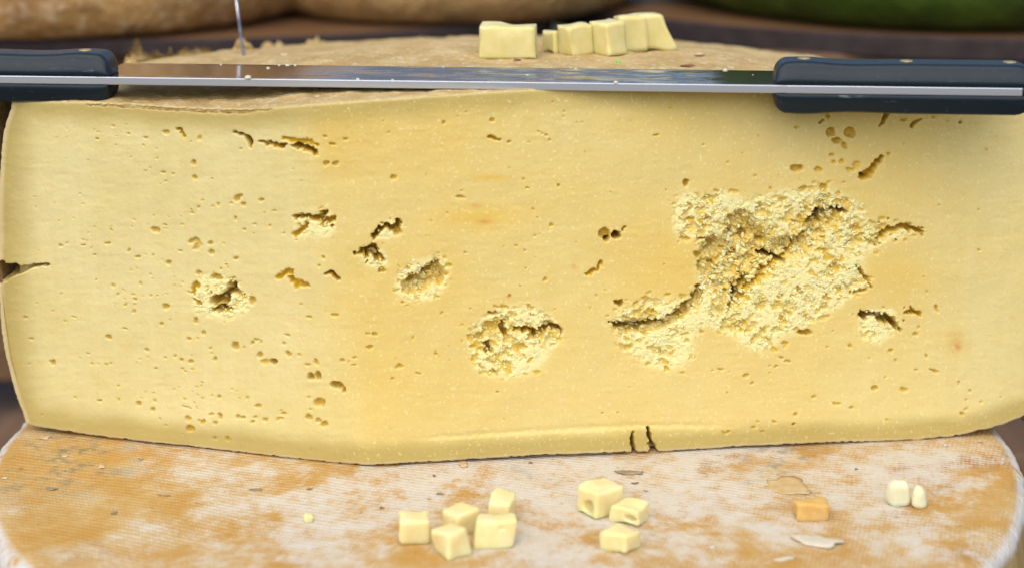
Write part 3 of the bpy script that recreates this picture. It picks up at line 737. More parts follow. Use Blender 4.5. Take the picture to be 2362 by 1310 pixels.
hollow(c([(430,610),(540,560),(620,490),(690,480),(740,560),(720,640),(640,640),(590,690),(500,710),(430,680)]), 7, 7, 73)
slot(c([(475,620),(540,575),(620,520),(670,490)]), [11, 13, 12, 7], 10, .5, 0, .5, 17)
torn(c([(230,330),(260,250),(340,190),(450,190),(450,300),(360,340)]), 0.4, 3, 6, 0.4, 1.9, 12, 81)
slot(c([(245,320),(270,275),(325,245),(400,255),(412,205)]), [6, 7, 9, 9, 9], 12, .6, .15, .5, 18); eye(*c([(405,285)])[0], 10, 8, 7)
torn(c([(130,480),(170,370),(300,380),(350,480),(310,560),(200,530)]), 0.4, 3, 6, 0.4, 1.9, 12, 91)
slot(c([(185,415),(235,405),(280,440)]), [12, 14, 11], 13, .6, .1, .6, 19); slot(c([(190,455),(200,425)]), 8, 12, .6, 0, .5, 20)
eye(*c([(300,548)])[0], 8, 6, 3)
eye(*c([(1815,295)])[0], 13, 13, 5); eye(*c([(1890,300)])[0], 9, 10, 13); slot(c([(1825,335),(1840,325)]), 6, 14, .4, .35, .3, 21); slot(c([(1880,315),(1905,315)]), 6, 15, .3, .35, .3, 22)
slot(c([(1935,275),(1955,250)]), 4, 4, .7, 0, .3, 23)
slot(c([(1690,570),(1720,555),(1770,545),(1790,480)]), [4, 6, 5, 4], 3.5, .8, 0, .5, 24)
a = W(*A)
torn(a([(1290,640),(1380,560),(1560,560),(1640,640),(1720,740),(1660,860),(1500,890),(1330,840)]), 0.45, 3, 7, 0.4, 2.0, 13, 101)
slot(a([(1545,700),(1580,660),(1610,700)]), [10, 15, 9], 14, .5, .15, .45, 25)
slot(a([(1455,745),(1510,740),(1560,745)]), [10, 17, 8], 14, .5, .1, .45, 26); slot(a([(1480,810),(1515,800),(1555,815)]), [10, 15, 8], 13, .5, .1, .4, 27)
eye(*a([(1480,590)])[0], 14, 8, 3.5)
torn(a([(1980,220),(2010,170),(2120,150),(2220,120),(2290,180),(2290,300),(2200,330),(2010,320)]), 0.3, 3, 7, 0.4, 1.9, 12, 111)
slot(a([(2010,190),(2100,178),(2170,195),(2215,150)]), [4, 6, 14, 8], 9, .7, .0, .6, 28); slot(a([(2015,305),(2040,270),(2090,235)]), [6, 8, 6], 4, .7, 0, .5, 29)
slot(a([(2200,215),(2270,195)]), 9, 6, .7, 0, .5, 30)
slot(a([(1290,350),(1330,335),(1360,360),(1330,395)]), [5, 6, 6, 7], 2.2, .3, 0, .4, 31)
slot(a([(1900,590),(1950,555),(1970,550)]), [7, 7, 9], 3.2, .7, 0, .5, 32); slot(a([(1990,600),(2020,640),(2085,635)]), [9, 10, 7], 4, .7, 0, .5, 33)
slot(a([(2215,570),(2262,560),(2285,585),(2308,605)]), [3, 8, 5, 4], 7, .7, .5, .4, 34)
slot(a([(1310,690),(1340,640)]), 6, 3, .6, 0, .5, 35); slot(a([(1330,740),(1375,770)]), 6, 3, .7, 0, .5, 36)
t = W(*T1)
slot(t([(1205,878),(1235,885),(1240,910),(1258,930)]), 3.5, 3, .9, .2, .3, 37)
slot(t([(1595,900),(1650,918),(1695,945),(1707,990)]), [3, 4.5, 6, 5], 8, .6, .75, .4, 38)
slot(t([(1765,965),(1800,970),(1818,995)]), [3, 4, 4], 5, .8, .5, .4, 39); slot(t([(1830,970),(1875,990),(1920,1000),(1945,980)]), [4, 6, 6, 4], 6, .8, .5, .5, 40)
slot(t([(1985,992),(2030,1000),(2080,1010),(2145,1040)]), [4, 7, 9, 8], 8, .8, .55, .5, 43); slot(t([(1935,945),(2010,960),(2090,965),(2170,995)]), [6, 9, 9, 4], 2.5, .8, 0, .6, 44)
t2 = W(*T2)
slot(t2([(1030,938),(1065,945),(1105,955)]), [5, 4, 3], 3, .9, .1, .3, 45)
t3 = W(*T3)
slot(t3([(975,845),(995,820)]), 3.5, 4, .7, .3, .3, 46); slot(t3([(1435,770),(1415,810),(1385,855)]), [9, 7, 3], 6, .8, 0, .3, 47)
slot(t3([(1600,865),(1620,835),(1660,818)]), [5, 5, 3], 5, .8, 0, .3, 48); slot(t3([(1265,1205),(1320,1170),(1350,1115),(1400,1072)]), [11, 10, 8, 4], 8, .8, .0, .3, 49); slot(t3([(1275,1205),(1290,1205)]), 6, 14, .3, .3, .2, 50)
# split in the side, slits at the foot, brown seam under the rind
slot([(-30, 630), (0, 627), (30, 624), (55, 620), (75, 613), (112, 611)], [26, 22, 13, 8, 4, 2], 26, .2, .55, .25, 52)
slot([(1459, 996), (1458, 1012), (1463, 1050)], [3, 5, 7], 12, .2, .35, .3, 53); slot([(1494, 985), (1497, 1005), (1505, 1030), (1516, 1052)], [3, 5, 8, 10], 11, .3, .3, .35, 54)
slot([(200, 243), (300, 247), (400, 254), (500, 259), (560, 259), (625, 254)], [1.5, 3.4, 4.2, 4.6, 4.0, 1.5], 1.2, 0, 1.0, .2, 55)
# gentle unevenness: trimmed ledge along the foot, knife drag marks
ledge = np.interp(GX, [900, 1000, 1250, 1480, 1660, 1800], [1020, 1012, 997, 985, 985, 990])
lw = sstep(930, 1050, GX) * (1 - sstep(1560, 1760, GX))
D -= lw * 0.55 * sstep(-4, 4, GY - ledge) - lw * 0.4 * np.exp(-((GY - ledge + 5) / 6) ** 2)
D += (fbm(GX, GY, 90, 200, 3) - 0.5) * 1.0 + (vnoise(GX * 0.25, GY, 9, 201) - 0.5) * 0.12 + (vnoise(GX, GY, 7, 203) - 0.5) * 0.10

def sample(Rr, x, y):
    fx = np.clip((x - RX0) / RS, 0, len(gx) - 1.001); fy = np.clip((y - RY0) / RS, 0, len(gy) - 1.001)
    ix = fx.astype(int); iy = fy.astype(int); ax = fx - ix; ay = fy - iy
    return (Rr[iy, ix] * (1 - ax) * (1 - ay) + Rr[iy, ix + 1] * ax * (1 - ay) + Rr[iy + 1, ix] * (1 - ax) * ay + Rr[iy + 1, ix + 1] * ax * ay)

NV, NU = 470, 1360
v = np.linspace(0, 1, NV)[:, None]; u = np.linspace(0, 1, NU)[None, :]
Lx = np.interp(v, LEFT[:, 0], LEFT[:, 1]); Rx = np.interp(v, RIGHT[:, 0], RIGHT[:, 1])
k = np.ones(31) / 31
Lx = np.convolve(np.pad(Lx[:, 0], 15, mode='edge'), k, 'valid')[:, None]
PX = Lx + u * (Rx - Lx)
tp, bt = f_top(PX), f_bot(PX)
PYp = tp + (bt - tp) * v
# ragged hems
PYp += ((vnoise(PX, PX * 0, 9, 300) - 0.5) * 4.0 + (vnoise(PX, PX * 0, 4, 304) - .5) * 3) * sstep(0.985, 1.0, v) + (vnoise(PX, PX * 0, 9, 301) - 0.5) * 2.2 * sstep(0.015, 0.0, v)
PX = PX + (vnoise(PYp, PYp * 0, 6, 302) - 0.5) * 4.0 * sstep(0.006, 0.0, u)
wamp = 5.5 + 6.0 * sample(blur(TORN, 6), PX, PYp)
wx = PX + (fbm(PX, PYp, 8, 400, 2) - 0.5) * wamp; wy = PYp + (fbm(PX, PYp, 8, 410, 2) - 0.5) * wamp
P0, NRM = face_pt(PX, PYp)
dd = sample(D, wx, wy)
dt, db, dl = PYp - tp, bt - PYp, PX - Lx
# the outermost millimetres are rounded over
dd = dd + 0.5 * np.exp(-np.minimum(np.minimum(dt, db), dl) / 2.5)
PF = P0 + NRM * (dd * 0.001)[..., None]
# lateral drag inside hollows so walls are not straight in
lat = np.clip(sample(D, wx, wy) - 2.5, 0, 6) * 0.001 * 0.10
PF[..., 0] += lat * (vnoise(PX, PYp, 14, 500) - 0.5) * 2; PF[..., 2] += lat * (vnoise(PX, PYp, 14, 501) - 0.5) * 2

# colour tones of the paste that belong to the cheese itself (ripened zone next to the rind, ochre areas, stains), plus shade painted into the holes
onl = sstep(760, 640, PX - (PYp - 250) * 0.18)
wob = (fbm(PX, PYp, 70, 600, 3) - 0.5)
rim_l = sstep(105, 8, dl + wob * 30) * 0.9
rim_b = sstep(62 + 12 * onl, 24, db + wob * 18) * 0.82
rim_t = sstep(70, 10, dt + wob * 14) * (0.72 + 0.1 * onl)
rim_r = sstep(2330, 2480, PX) * .2
RIM = np.maximum.reduce([rim_l, rim_b, rim_t, rim_r])
def gauss(x, y, sx_, sy_): return np.exp(-(((PX - x) / sx_) ** 2 + ((PYp - y) / sy_) ** 2))
OCH = 0.62 * (1 - onl) * (0.55 + 0.9 * (fbm(PX, PYp, 260, 610, 3) - 0.3)) + 0.34 * gauss(860, 800, 190, 260) + 0.22 * gauss(800, 320, 160, 90)
OCH = OCH + 0.55 * gauss(1135, 410, 45, 7) + 0.5 * gauss(1110, 500, 100, 28) + 0.4 * gauss(1540, 600, 150, 110) + 0.35 * gauss(2080, 640, 100, 60) + 0.3 * gauss(2205, 790, 30, 40)
OCH = OCH + 0.30 * sample(blur(TORN, 22), PX, PYp)
OCH *= (1 - 0.6 * sstep(2050, 2300, PX))
STN = 0.6 * gauss(1117, 512, 18, 5) + 0.4 * gauss(1097, 474, 13, 5) + 0.5 * gauss(2210, 800, 8, 8) + 0.3 * gauss(2205, 785, 16, 22) + 0.35 * gauss(1325, 614, 7, 8) + .7 * gauss(1175, 684, 5, 5) + 0.25 * gauss(1205, 708, 7, 7) + .8 * gauss(2275, 345, 4, 3)
EDGE = np.maximum(sstep(9, 2, db), np.maximum(sstep(16, 5, dl), 0.6 * sstep(7, 1, dt))) * 0.85
tone = np.stack([np.clip(RIM, 0, 1), np.clip(OCH, 0, 1), np.clip(sample(TORN, wx, wy) * 0.95 * (1 - sample(HOLE_SHADE, wx, wy)), 0, 1), np.clip(sample(HOLE_SHADE, wx, wy) * 1.05, 0, 1)], -1)
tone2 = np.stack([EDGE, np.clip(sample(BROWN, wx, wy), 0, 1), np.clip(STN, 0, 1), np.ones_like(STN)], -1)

# close the block behind the cut face so light can travel inside it
def skirt(PFg, back=0.05, inset=0.0018):
    rows = [PFg.reshape(-1, 3)]; faces = [grid_faces(NV, NU)]
    idx = np.arange(NV * NU).reshape(NV, NU)
    loop = np.concatenate([idx[0, :], idx[1:, -1], idx[-1, -2::-1], idx[-2:0, 0]])
    base = PFg.reshape(-1, 3)[loop]; cz = base[:, 2].mean(); cx_ = base[:, 0].mean(); n0 = NV * NU; prev = loop
    for dep, ins in ((0.003, inset), (back, inset * 2)):
        q = base.copy(); q[:, 1] += dep
        q[:, 2] += np.clip((cz - q[:, 2]) * 1000, -1, 1) * ins; q[:, 0] += np.clip((cx_ - q[:, 0]) * 6, -1, 1) * (ins + dep * 0.2)
        rows.append(q); cur = n0 + np.arange(len(loop)); n0 += len(loop)
        nx = np.roll(np.arange(len(loop)), -1)
        faces.append(np.stack([prev, prev[nx], cur[nx], cur], -1)[:, ::-1] if False else np.stack([prev, prev[nx], cur[nx], cur], -1))
        prev = cur
    # cap: strips between the top and bottom runs
    L = len(loop); nt_ = NU; s = np.arange(NU - 1)
    topi = prev[:NU]; boti = prev[NU + NV - 2: NU + NV - 2 + NU][::-1]
    faces.append(np.stack([topi[s], topi[s + 1], boti[s + 1], boti[s]], -1))
    return np.concatenate(rows), np.concatenate(faces)
VP, FP = skirt(PF)
cut = empty('cut_cheese', (0, 0.05, ZT))
tag(cut, 'big half cheese with pale yellow cut face full of holes, standing on the orange wheel', 'cheese')
pst = fast_grid_obj('paste', VP - np.array([0, 0.05, ZT]), FP, M['paste'], cut)
for nm, arr in (('tone', tone), ('tone_edge', tone2)):
    at = pst.data.attributes.new(nm, 'FLOAT_COLOR', 'POINT')
    full = np.zeros((len(VP), 4), np.float32); full[:, 3] = 0 if nm == 'tone' else 1; full[:NV * NU] = arr.reshape(-1, 4)
    at.data.foreach_set('color', full.ravel())
pst['label'] = 'pale yellow paste with small holes and a large torn crumbly hollow'

# ---- rind: top skin, rounded back wall and underside
step = 6
Atop = P0[0, ::step] + np.array([0, 0.0006, 0.0001]); Abot = P0[-1, ::step].copy(); nU = len(Atop)
pl = P0[NV // 2, 0]; pr = P0[NV // 2, -1]
RC = 0.2665; cxr = (pl[0] + pr[0]) / 2
hyp = (pr - pl)[:2]; dlen = np.linalg.norm(hyp); mid = (pl + pr)[:2] / 2
hgt = math.sqrt(max(RC ** 2 - (dlen / 2) ** 2, 0)); nrm2 = np.array([hyp[1], -hyp[0]]) / dlen
cc = mid + nrm2 * hgt * (1 if nrm2[1] < 0 else -1)
cc = mid.copy() if hgt < 1e-4 else cc
RC = np.linalg.norm(pl[:2] - cc)
thL = math.atan2(pl[1] - cc[1], pl[0] - cc[0]) % (2 * math.pi); thR = math.atan2(pr[1] - cc[1], pr[0] - cc[0])
uu = np.linspace(0, 1, nU); th = thL + (thR - thL) * uu
WALL = np.array([(-0.0085, 1.0), (-0.0055, .985), (-.003, .955), (-.001, .9), (0, .75), (0.0005, .5), (0, .35), (-.002, .22), (-.006, .12), (-.0105, .06), (-.014, .02), (-.0175, 0.0)])
def znom(X, Y):
    r = np.hypot(X - cc[0], Y - cc[1]) / RC
    return ZT + 0.1768 - (0.0145 - 0.0055 * sstep(-0.06, -0.2, X)) * sstep(0.50, 1.0, r) - 0.007 * sstep(0.05, 0.26, X) - 0.003 * sstep(-.05, -.25, X) + (fbm(X + 5, Y + 5, 0.03, 700, 4) - 0.5) * 0.0035
NS = 90
s = np.linspace(0, 1, NS)[:, None]
Kx = cc[0] + (RC + WALL[0, 0]) * np.cos(th)[None]; Ky = cc[1] + (RC + WALL[0, 0]) * np.sin(th)[None]
TX = Atop[:, 0][None] * (1 - s) + Kx * s; TY = Atop[:, 1][None] * (1 - s) + Ky * s
dist = np.hypot(TX - Atop[:, 0], TY - Atop[:, 1])
bl = sstep(0.05, 0.11, dist) * sstep(0.0, -0.12, TX) + sstep(0.0, 0.055, dist) * (1 - sstep(0.0, -0.12, TX))
TZ = Atop[:, 2][None] * (1 - bl) + znom(TX, TY) * bl
TZ += (fbm(TX + 9, TY + 9, 0.007, 720, 3) - 0.5) * 0.0018 * sstep(0, .006, dist) + 0.0002
rag = (fbm(uu * 60, uu * 0, 1.0, 730, 4) - 0.5)
lip = np.stack([TX[0], TY[0] + 0.0003, TZ[0] - 0.0022], -1)[None]
rows = [lip, np.stack([TX, TY, TZ], -1)]
zt_back = TZ[-1]; zb = ZT + 0.0012
for ro, zf in WALL[1:]:
    rr = RC + ro + 0.0025 * (vnoise(uu * 90, uu * 0 + zf * 20, 1.0, 740) - 0.5)
    zz = np.maximum(zb + (zt_back - zb) * zf, Abot[:, 2].min() + 0.001)
    rows.append(np.stack([cc[0] + rr * np.cos(th), cc[1] + rr * np.sin(th), zz], -1)[None])
for s2 in (0.7, 0.35, 0.0):
    q = rows[-1][-1] if s2 == 0.7 else None
    bk = np.stack([cc[0] + (RC - .0175) * np.cos(th), cc[1] + (RC - .0175) * np.sin(th), np.full(nU, zb)], -1)
    fr = Abot + np.array([0, 0.004, 0.0012])
    rows.append((fr * (1 - s2) + bk * s2)[None])
RN = np.concatenate(rows, 0)
RF = grid_faces(RN.shape[0], nU, flip=True)
fast_grid_obj('rind', RN.reshape(-1, 3) - np.array([0, 0.05, ZT]), RF, M['rind'], cut)['label'] = 'dry tan rind with pale flecks'
CUT_BVH = BVHTree.FromPolygons([tuple(p) for p in RN.reshape(-1, 3)], [tuple(f) for f in RF.tolist()])

# torn curls of rind along the back edge
def curl(px, py, wpx, hpx, zoff, seed):
    """ragged upright scrap of rind: a small lumpy sheet standing on the edge"""
    z0 = ZT + 0.168
    p = on_z(px, py, z0)
    for _ in range(8):
        z0 = 0.5 * z0 + 0.5 * max(drop(CUT_BVH, p[0], p[1]), ZT + 0.158); p = on_z(px, py, z0)
    sc = np.linalg.norm(p - np.array(CAM_P)) / FPX
    wd, ht = wpx * sc, hpx * sc
    n, m = 60, 12
    U, Vv = np.meshgrid(np.linspace(-1, 1, n), np.linspace(0, 1, m))
    prof = 0.8 * np.clip((1 - np.abs(U) ** 3), 0, 1) * (0.12 + 1.15 * sstep(0.2, 0.8, vnoise((U + 3) * 2.6 + seed, U * 0 + seed, 1.0, 800 + seed)) * (0.55 + 0.6 * vnoise((U + 3) * 8 + seed, U * 0, 1.0, 801 + seed)) + 0.25 * (vnoise((U + 3) * 15 + seed, U * 0, 1.0, 802) - .5) + 0.2)
    X = p[0] + U * wd / 2 * (1 + 0.12 * (vnoise(Vv * 6, U * 3 + seed, 1, 810) - .5)); Z = z0 - 0.004 + Vv * (prof * ht + 0.003)
    Y = p[1] + 0.004 * np.sin(Vv * 2.2 + seed) + 0.005 * (fbm(U * 2 + seed + 5, Vv * 2 + 5, 1.0, 820, 3) - .5)
    Fr = np.stack([X, Y, Z], -1); Bk = Fr.copy(); Bk[..., 1] += 0.0016 * (1.2 - Vv)
    V = np.concatenate([Fr.reshape(-1, 3), Bk.reshape(-1, 3)]); N = n * m
    F = np.concatenate([grid_faces(m, n, flip=True), grid_faces(m, n, N)])
    idx = np.arange(N).reshape(m, n); lp = np.concatenate([idx[0], idx[1:, -1], idx[-1, -2::-1], idx[-2:0, 0]]); nx = np.roll(lp, -1)
    F = np.concatenate([F, np.stack([lp, nx, nx + N, lp + N], -1)])
    fast_grid_obj('rind_scrap', V - np.array([0, 0.05, ZT]), F, M['rind'], cut)
for q in [(330, 128, 76, 34, 0, 1), (393, 128, 66, 26, 0, 2), (300, 140, 30, 20, 0, 6), (450, 120, 80, 14, 0, 7), (566, 112, 62, 26, 0, 3), (630, 104, 54, 14, 0, 4), (728, 96, 44, 14, 0, 5), (980, 84, 24, 8, 0, 8), (1040, 84, 40, 7, 0, 9), (1690, 112, 50, 8, 0, 10)]:
    curl(*q)

# torn fibres standing out of the large hollow
def fibres():
    V, F = [], []
    def spike(p, d, L, r):
        d = d / np.linalg.norm(d); a = np.cross(d, [0.3, 1, 0.2]); a /= np.linalg.norm(a); b = np.cross(d, a); o = len(V)
        bend = np.array([0, 0, -1.0]) * L * 0.12
        for (t_, rr) in ((0, r), (0.5, r * 0.6)):
            for k in range(5):
                an = k * 2 * math.pi / 5
                V.append(p + d * L * t_ + bend * t_ * t_ + (a * math.cos(an) + b * math.sin(an)) * rr)
        V.append(p + d * L + bend)
        for k in range(5):
            k2 = (k + 1) % 5; F.append((o + k, o + k2, o + 5 + k2, o + 5 + k)); F.append((o + 5 + k, o + 5 + k2, o + 10))
    def at(px, py, lift=0.0):
        p, n = face_pt(np.array([float(px)]), np.array([float(py)]))
        dpt = sample(D, np.array([float(px)]), np.array([float(py)]))[0] * 0.001
        return p[0] + n[0] * (dpt - lift)
    rs = np.random.default_rng(3)
    for (x0, y0, x1, y1, n, dirx, dirz) in [(1672, 565, 1690, 650, 40, 1.0, 0.15), (1690, 470, 1780, 500, 22, 0.2, -1.0), (1760, 560, 1830, 590, 18, 0.3, 0.9), (1600, 640, 1640, 700, 10, 0.5, -.5),
                                        (1710, 640, 1760, 700, 16, -0.8, 0.2), (1560, 470, 1680, 520, 24, 0.9, 0.1), (1770, 540, 1850, 560, 14, 0.1, -1.0)]:
        for k in range(n // 2):
            px = x0 + (x1 - x0) * rs.random(); py = y0 + (y1 - y0) * rs.random()
            p = at(px, py, -0.0008)
            spike(p, np.array([dirx + rs.normal(0, .35), -0.55 + rs.normal(0, .2), dirz + rs.normal(0, .35)]), rs.uniform(0.002, 0.005), rs.uniform(0.0004, 0.0009))
    V = np.array(V) - np.array([0, 0.05, ZT])
    o = mesh_obj('torn_fibre', V, [f[::-1] for f in F], M['fibre'], cut); o['kind'] = 'stuff'
fibres()

# loose curd: small torn flakes of paste standing in and around the hollows
def curd():
    rs = np.random.default_rng(11)
    n, m = 7, 5
    ph = np.linspace(0, math.pi, m)[:, None]; an = (np.arange(n) * 2 * math.pi / n)[None]
    U = np.stack([np.cos(ph) * np.ones_like(an), np.sin(ph) * np.cos(an), np.sin(ph) * np.sin(an)], -1).reshape(-1, 3)   # long axis = x
    fc = grid_faces(m, n, wrap=True)
    _f = fc[n + 2]; _n = np.cross(U[_f[1]] - U[_f[0]], U[_f[2]] - U[_f[0]])
    if np.dot(_n, U[_f].mean(0)) < 0: fc = fc[:, ::-1]
    wgt = blur(TORN, 7) * (np.abs(GX - 1181) < 1200); keep = np.argwhere(wgt > 0.35)
    PATCH = fbm(GX, GY, 46, 990, 2)
    V, F = [], []; cnt = 0
    for k in rs.integers(0, len(keep), 5200):
        i, j = keep[k]
        if rs.random() > wgt[i, j] ** 2.5 * (0.30 + 0.7 * sstep(0.40, 0.62, PATCH[i, j])): continue
        px, py = GX[i, j] + rs.uniform(-1, 1), GY[i, j] + rs.uniform(-1, 1)
        p, nr = face_pt(np.array([px]), np.array([py])); p = p[0]; nr = nr[0]
        dep = D[i, j]
        if dep < -0.5: continue
        L_ = rs.uniform(0.5, 1.5) * (1.0 + min(dep, 9) / 9 * rs.random()) * 0.001; W2 = L_ * rs.uniform(0.45, 0.9); T2 = L_ * rs.uniform(0.35, 0.7)
        ax = np.array([rs.normal(0.25, 0.8), rs.normal(-0.35, 0.35), rs.normal(0.0, 0.7)]); ax /= np.linalg.norm(ax)
        b1 = np.cross(ax, [0.2, 1.0, 0.1]); b1 /= np.linalg.norm(b1); b2 = np.cross(ax, b1)
        q = U * (1 + rs.uniform(-0.28, 0.28, (len(U), 1)))
        tp = 1 - 0.45 * (q[:, :1] * 0.5 + 0.5)
        pts = p + nr * (dep * 0.001 + T2 * 0.50) + q[:, :1] * ax * L_ + q[:, 1:2] * tp * b1 * W2 + q[:, 2:] * tp * b2 * T2
        V.append(pts); F.append(fc + cnt * len(U)); cnt += 1
    V = np.concatenate(V); F = np.concatenate(F)
    o = fast_grid_obj('torn_curd', V - np.array([0, 0.05, ZT]), F, M['curd'], cut); o['kind'] = 'stuff'
curd()

# ------------------------------------------------------------------ the two-handled knife
kz = ZT + 0.1795
kl = on_z(0, 184.5, kz); kr = on_z(2362, 214.0, kz)
kd = (kr - kl)[:2]; kang = math.atan2(kd[1], kd[0])
def kpt(px, py=None):
    """local x along the knife for a photograph column"""
    yy = 184.5 + (214 - 184.5) * px / 2362
    p = on_z(px, yy, kz); return float(np.dot(p[:2] - korg[:2], [math.cos(kang), math.sin(kang)]))
korg = (kl + kr) / 2; korg[2] = kz
kn = empty('cheese_knife', tuple(korg)); kn.rotation_euler = (0, 0, kang)
tag(kn, 'long two-handled steel cheese knife with black handles lying on the cut cheese', 'knife')
xl, xr = kpt(248), kpt(1788)
HL = kpt(2358) - xr
TH = 0.0036
def blade():
    xs = np.concatenate([[xl - HL, xl - 0.0051], np.linspace(xl - 0.005, xr + 0.005, 120), [xr + 0.0051, xr + HL]])
    prof = [(0.0, -TH / 2 + .0003), (0.0, TH / 2 - .0003), (0.0003, TH / 2), (0.006, TH / 2 * .97), (0.040, 0.0010), (0.048, 0.00025), (0.048, -0.00025), (0.040, -0.0010), (0.006, -TH / 2 * .97), (0.0003, -TH / 2)]
    V = []
    for x in xs:
        tang = 1.0 if xl - 0.00505 <= x <= xr + 0.00505 else 0.36
        for (y, z_) in prof: V.append((x, y * tang, z_))
    n = len(prof); F = []
    for i in range(len(xs) - 1):
        for k in range(n):
            k2 = (k + 1) % n; F.append((i * n + k, i * n + k2, (i + 1) * n + k2, (i + 1) * n + k)[::-1])
    F.append(tuple(range(n))); F.append(tuple(range((len(xs) - 1) * n, len(xs) * n))[::-1])
    return mesh_obj('blade', V, F, M['blade'], kn, smooth=False)
blade()
def handle_half(x_in, x_out, up, par):
    """one plastic scale: rounded bar, blunt rounded end towards the blade"""
    n = 70; W_, H_ = 0.0225, 0.0098
    sg = 1 if x_out > x_in else -1; L = abs(x_out - x_in)
    q = 9; prof = []
    rf, rb = 0.0088, 0.005; rz = 0.0086
    prof += [(0.0008, TH / 2 + 0.00005), (0.0, TH / 2 + 0.0007), (0.0006, TH / 2 + 0.0030), (0.0016, TH / 2 + 0.0055), (0.0029, TH / 2 + 0.0078)]
    for k in range(1, q + 1):
        a = math.radians(150) - math.radians(60) * k / q; prof.append((0.0055 + 0.0030 * math.cos(a), TH / 2 + H_ - 0.0030 + 0.0030 * math.sin(a)))
    for k in range(q + 1):
        a = math.pi / 2 - math.pi / 2 * k / q; prof.append((W_ - rb + rb * math.cos(a), TH / 2 + H_ - rb + rb * math.sin(a)))
    prof.append((W_, TH / 2 + 0.00005))
    m = len(prof); V, F = [], []
    ts = np.concatenate([np.linspace(0, 0.1, 20) ** 1.0, np.linspace(0.1, 1, 40)[1:]])
    for t_ in ts:
        d = t_ * L
        e = math.sqrt(max(0.0, 1 - max(0.0, 1 - d / 0.006) ** 2)); eo = math.sqrt(max(0.0, 1 - max(0.0, 1 - (L - d) / 0.008) ** 2))
        hsc = (0.36 + 0.64 * e) * (0.3 + 0.7 * eo) * (1 + 0.075 * math.exp(-((d - 0.014) / 0.010) ** 2) - 0.045 * math.exp(-((d - 0.036) / 0.014) ** 2))
        for (y, z_) in prof:
            zz = TH / 2 + (z_ - TH / 2) * hsc
            yy = y + (1 - e) * 0.0006 * (1 if y < W_ / 2 else -6)
            V.append((x_in + sg * d, yy, zz * (1 if up else -1)))
    r = len(ts)
    for i in range(r - 1):
        for k in range(m):
            k2 = (k + 1) % m; f = (i * m + k, i * m + k2, (i + 1) * m + k2, (i + 1) * m + k)
            F.append(f)
    F.append(tuple(range(m))); F.append(tuple(range((r - 1) * m, r * m)))
    me_o = mesh_obj('scale', V, F, M['handle'], par)
    import bmesh
    bm = bmesh.new(); bm.from_mesh(me_o.data); bmesh.ops.recalc_face_normals(bm, faces=bm.faces); bm.to_mesh(me_o.data); bm.free()
    return me_o
def disc(name, r, h, loc, mat, par, n=24):
    V = [(r * math.cos(a), r * math.sin(a), 0) for a in np.arange(n) * 2 * math.pi / n] + [(r * .85 * math.cos(a), r * .85 * math.sin(a), h) for a in np.arange(n) * 2 * math.pi / n]
    F = [(i, (i + 1) % n, n + (i + 1) % n, n + i) for i in range(n)] + [tuple(range(n, 2 * n)), tuple(range(n - 1, -1, -1))]
    o = mesh_obj(name, V, F, mat, par, smooth=False); o.location = loc; return o
for (xi, xo) in ((xl, xl - HL - 0.004), (xr, xr + HL + 0.006)):
    up = handle_half(xi, xo, True, kn); up.name = 'handle_scale'
    lo = handle_half(xi, xo, False, kn); lo.name = 'handle_scale'
    sg = 1 if xo > xi else -1
    for d in (0.0135, 0.060, 0.1065):
        hsc = (1 + 0.075 * math.exp(-((d - 0.014) / 0.010) ** 2) - 0.045 * math.exp(-((d - 0.036) / 0.014) ** 2))
        disc('rivet', 0.0031, 0.00035, (xi + sg * d, 0.0125, TH / 2 + 0.0098 * hsc - 0.0001), M['brass'], up)

# crumbs sticking to the knife
def crumb_mesh(seed, r):
    rs = np.random.default_rng(seed); V = []; F = []
    n, m = 8, 6
    for i in range(m):
        ph = math.pi * i / (m - 1)
        for k in range(n):
            a = 2 * math.pi * k / n; rad = r * rs.uniform(0.7, 1.2)
            V.append((rad * math.sin(ph) * math.cos(a) * 1.3, rad * math.sin(ph) * math.sin(a), rad * 0.7 * math.cos(ph)))
    for i in range(m - 1):
        for k in range(n): F.append((i * n + k, (i + 1) * n + k, (i + 1) * n + (k + 1) % n, i * n + (k + 1) % n))
    return V, F
ca, sa = math.cos(kang), math.sin(kang)
def kworld(x, y, z_): return (korg[0] + x * ca - y * sa, korg[1] + x * sa + y * ca, kz + z_)
for i, (px, ydep, r) in enumerate([(572, 0.0004, 0.0015), (1420, 0.0004, 0.0010), (622, 0.044, 0.0009), (600, 0.046, 0.0006), (640, 0.045, 0.0006), (586, 0.033, 0.0008), (825, 0.001, 0.0008), (1683, 0.0455, 0.0010), (1210, 0.02, 0.0007), (1000, 0.044, 0.0006), (460, 0.045, 0.0005), (1745, 0.03, 0.0004), (905, 0.001, 0.0006), (1320, 0.044, 0.0006)]):
    V, F = crumb_mesh(40 + i, r)
    zs = TH / 2 * (1 if ydep < 0.006 else 1 - 0.8 * (ydep - 0.006) / 0.042)
    mesh_obj('cheese_crumb', V, F, M['shaving'], loc=kworld(kpt(px), ydep, zs + r * 0.35))
    tag(bpy.data.objects[-1] if False else COL.objects[-1], 'tiny pale cheese crumb sticking to the knife blade', 'crumb', 'crumbs on the knife blade')

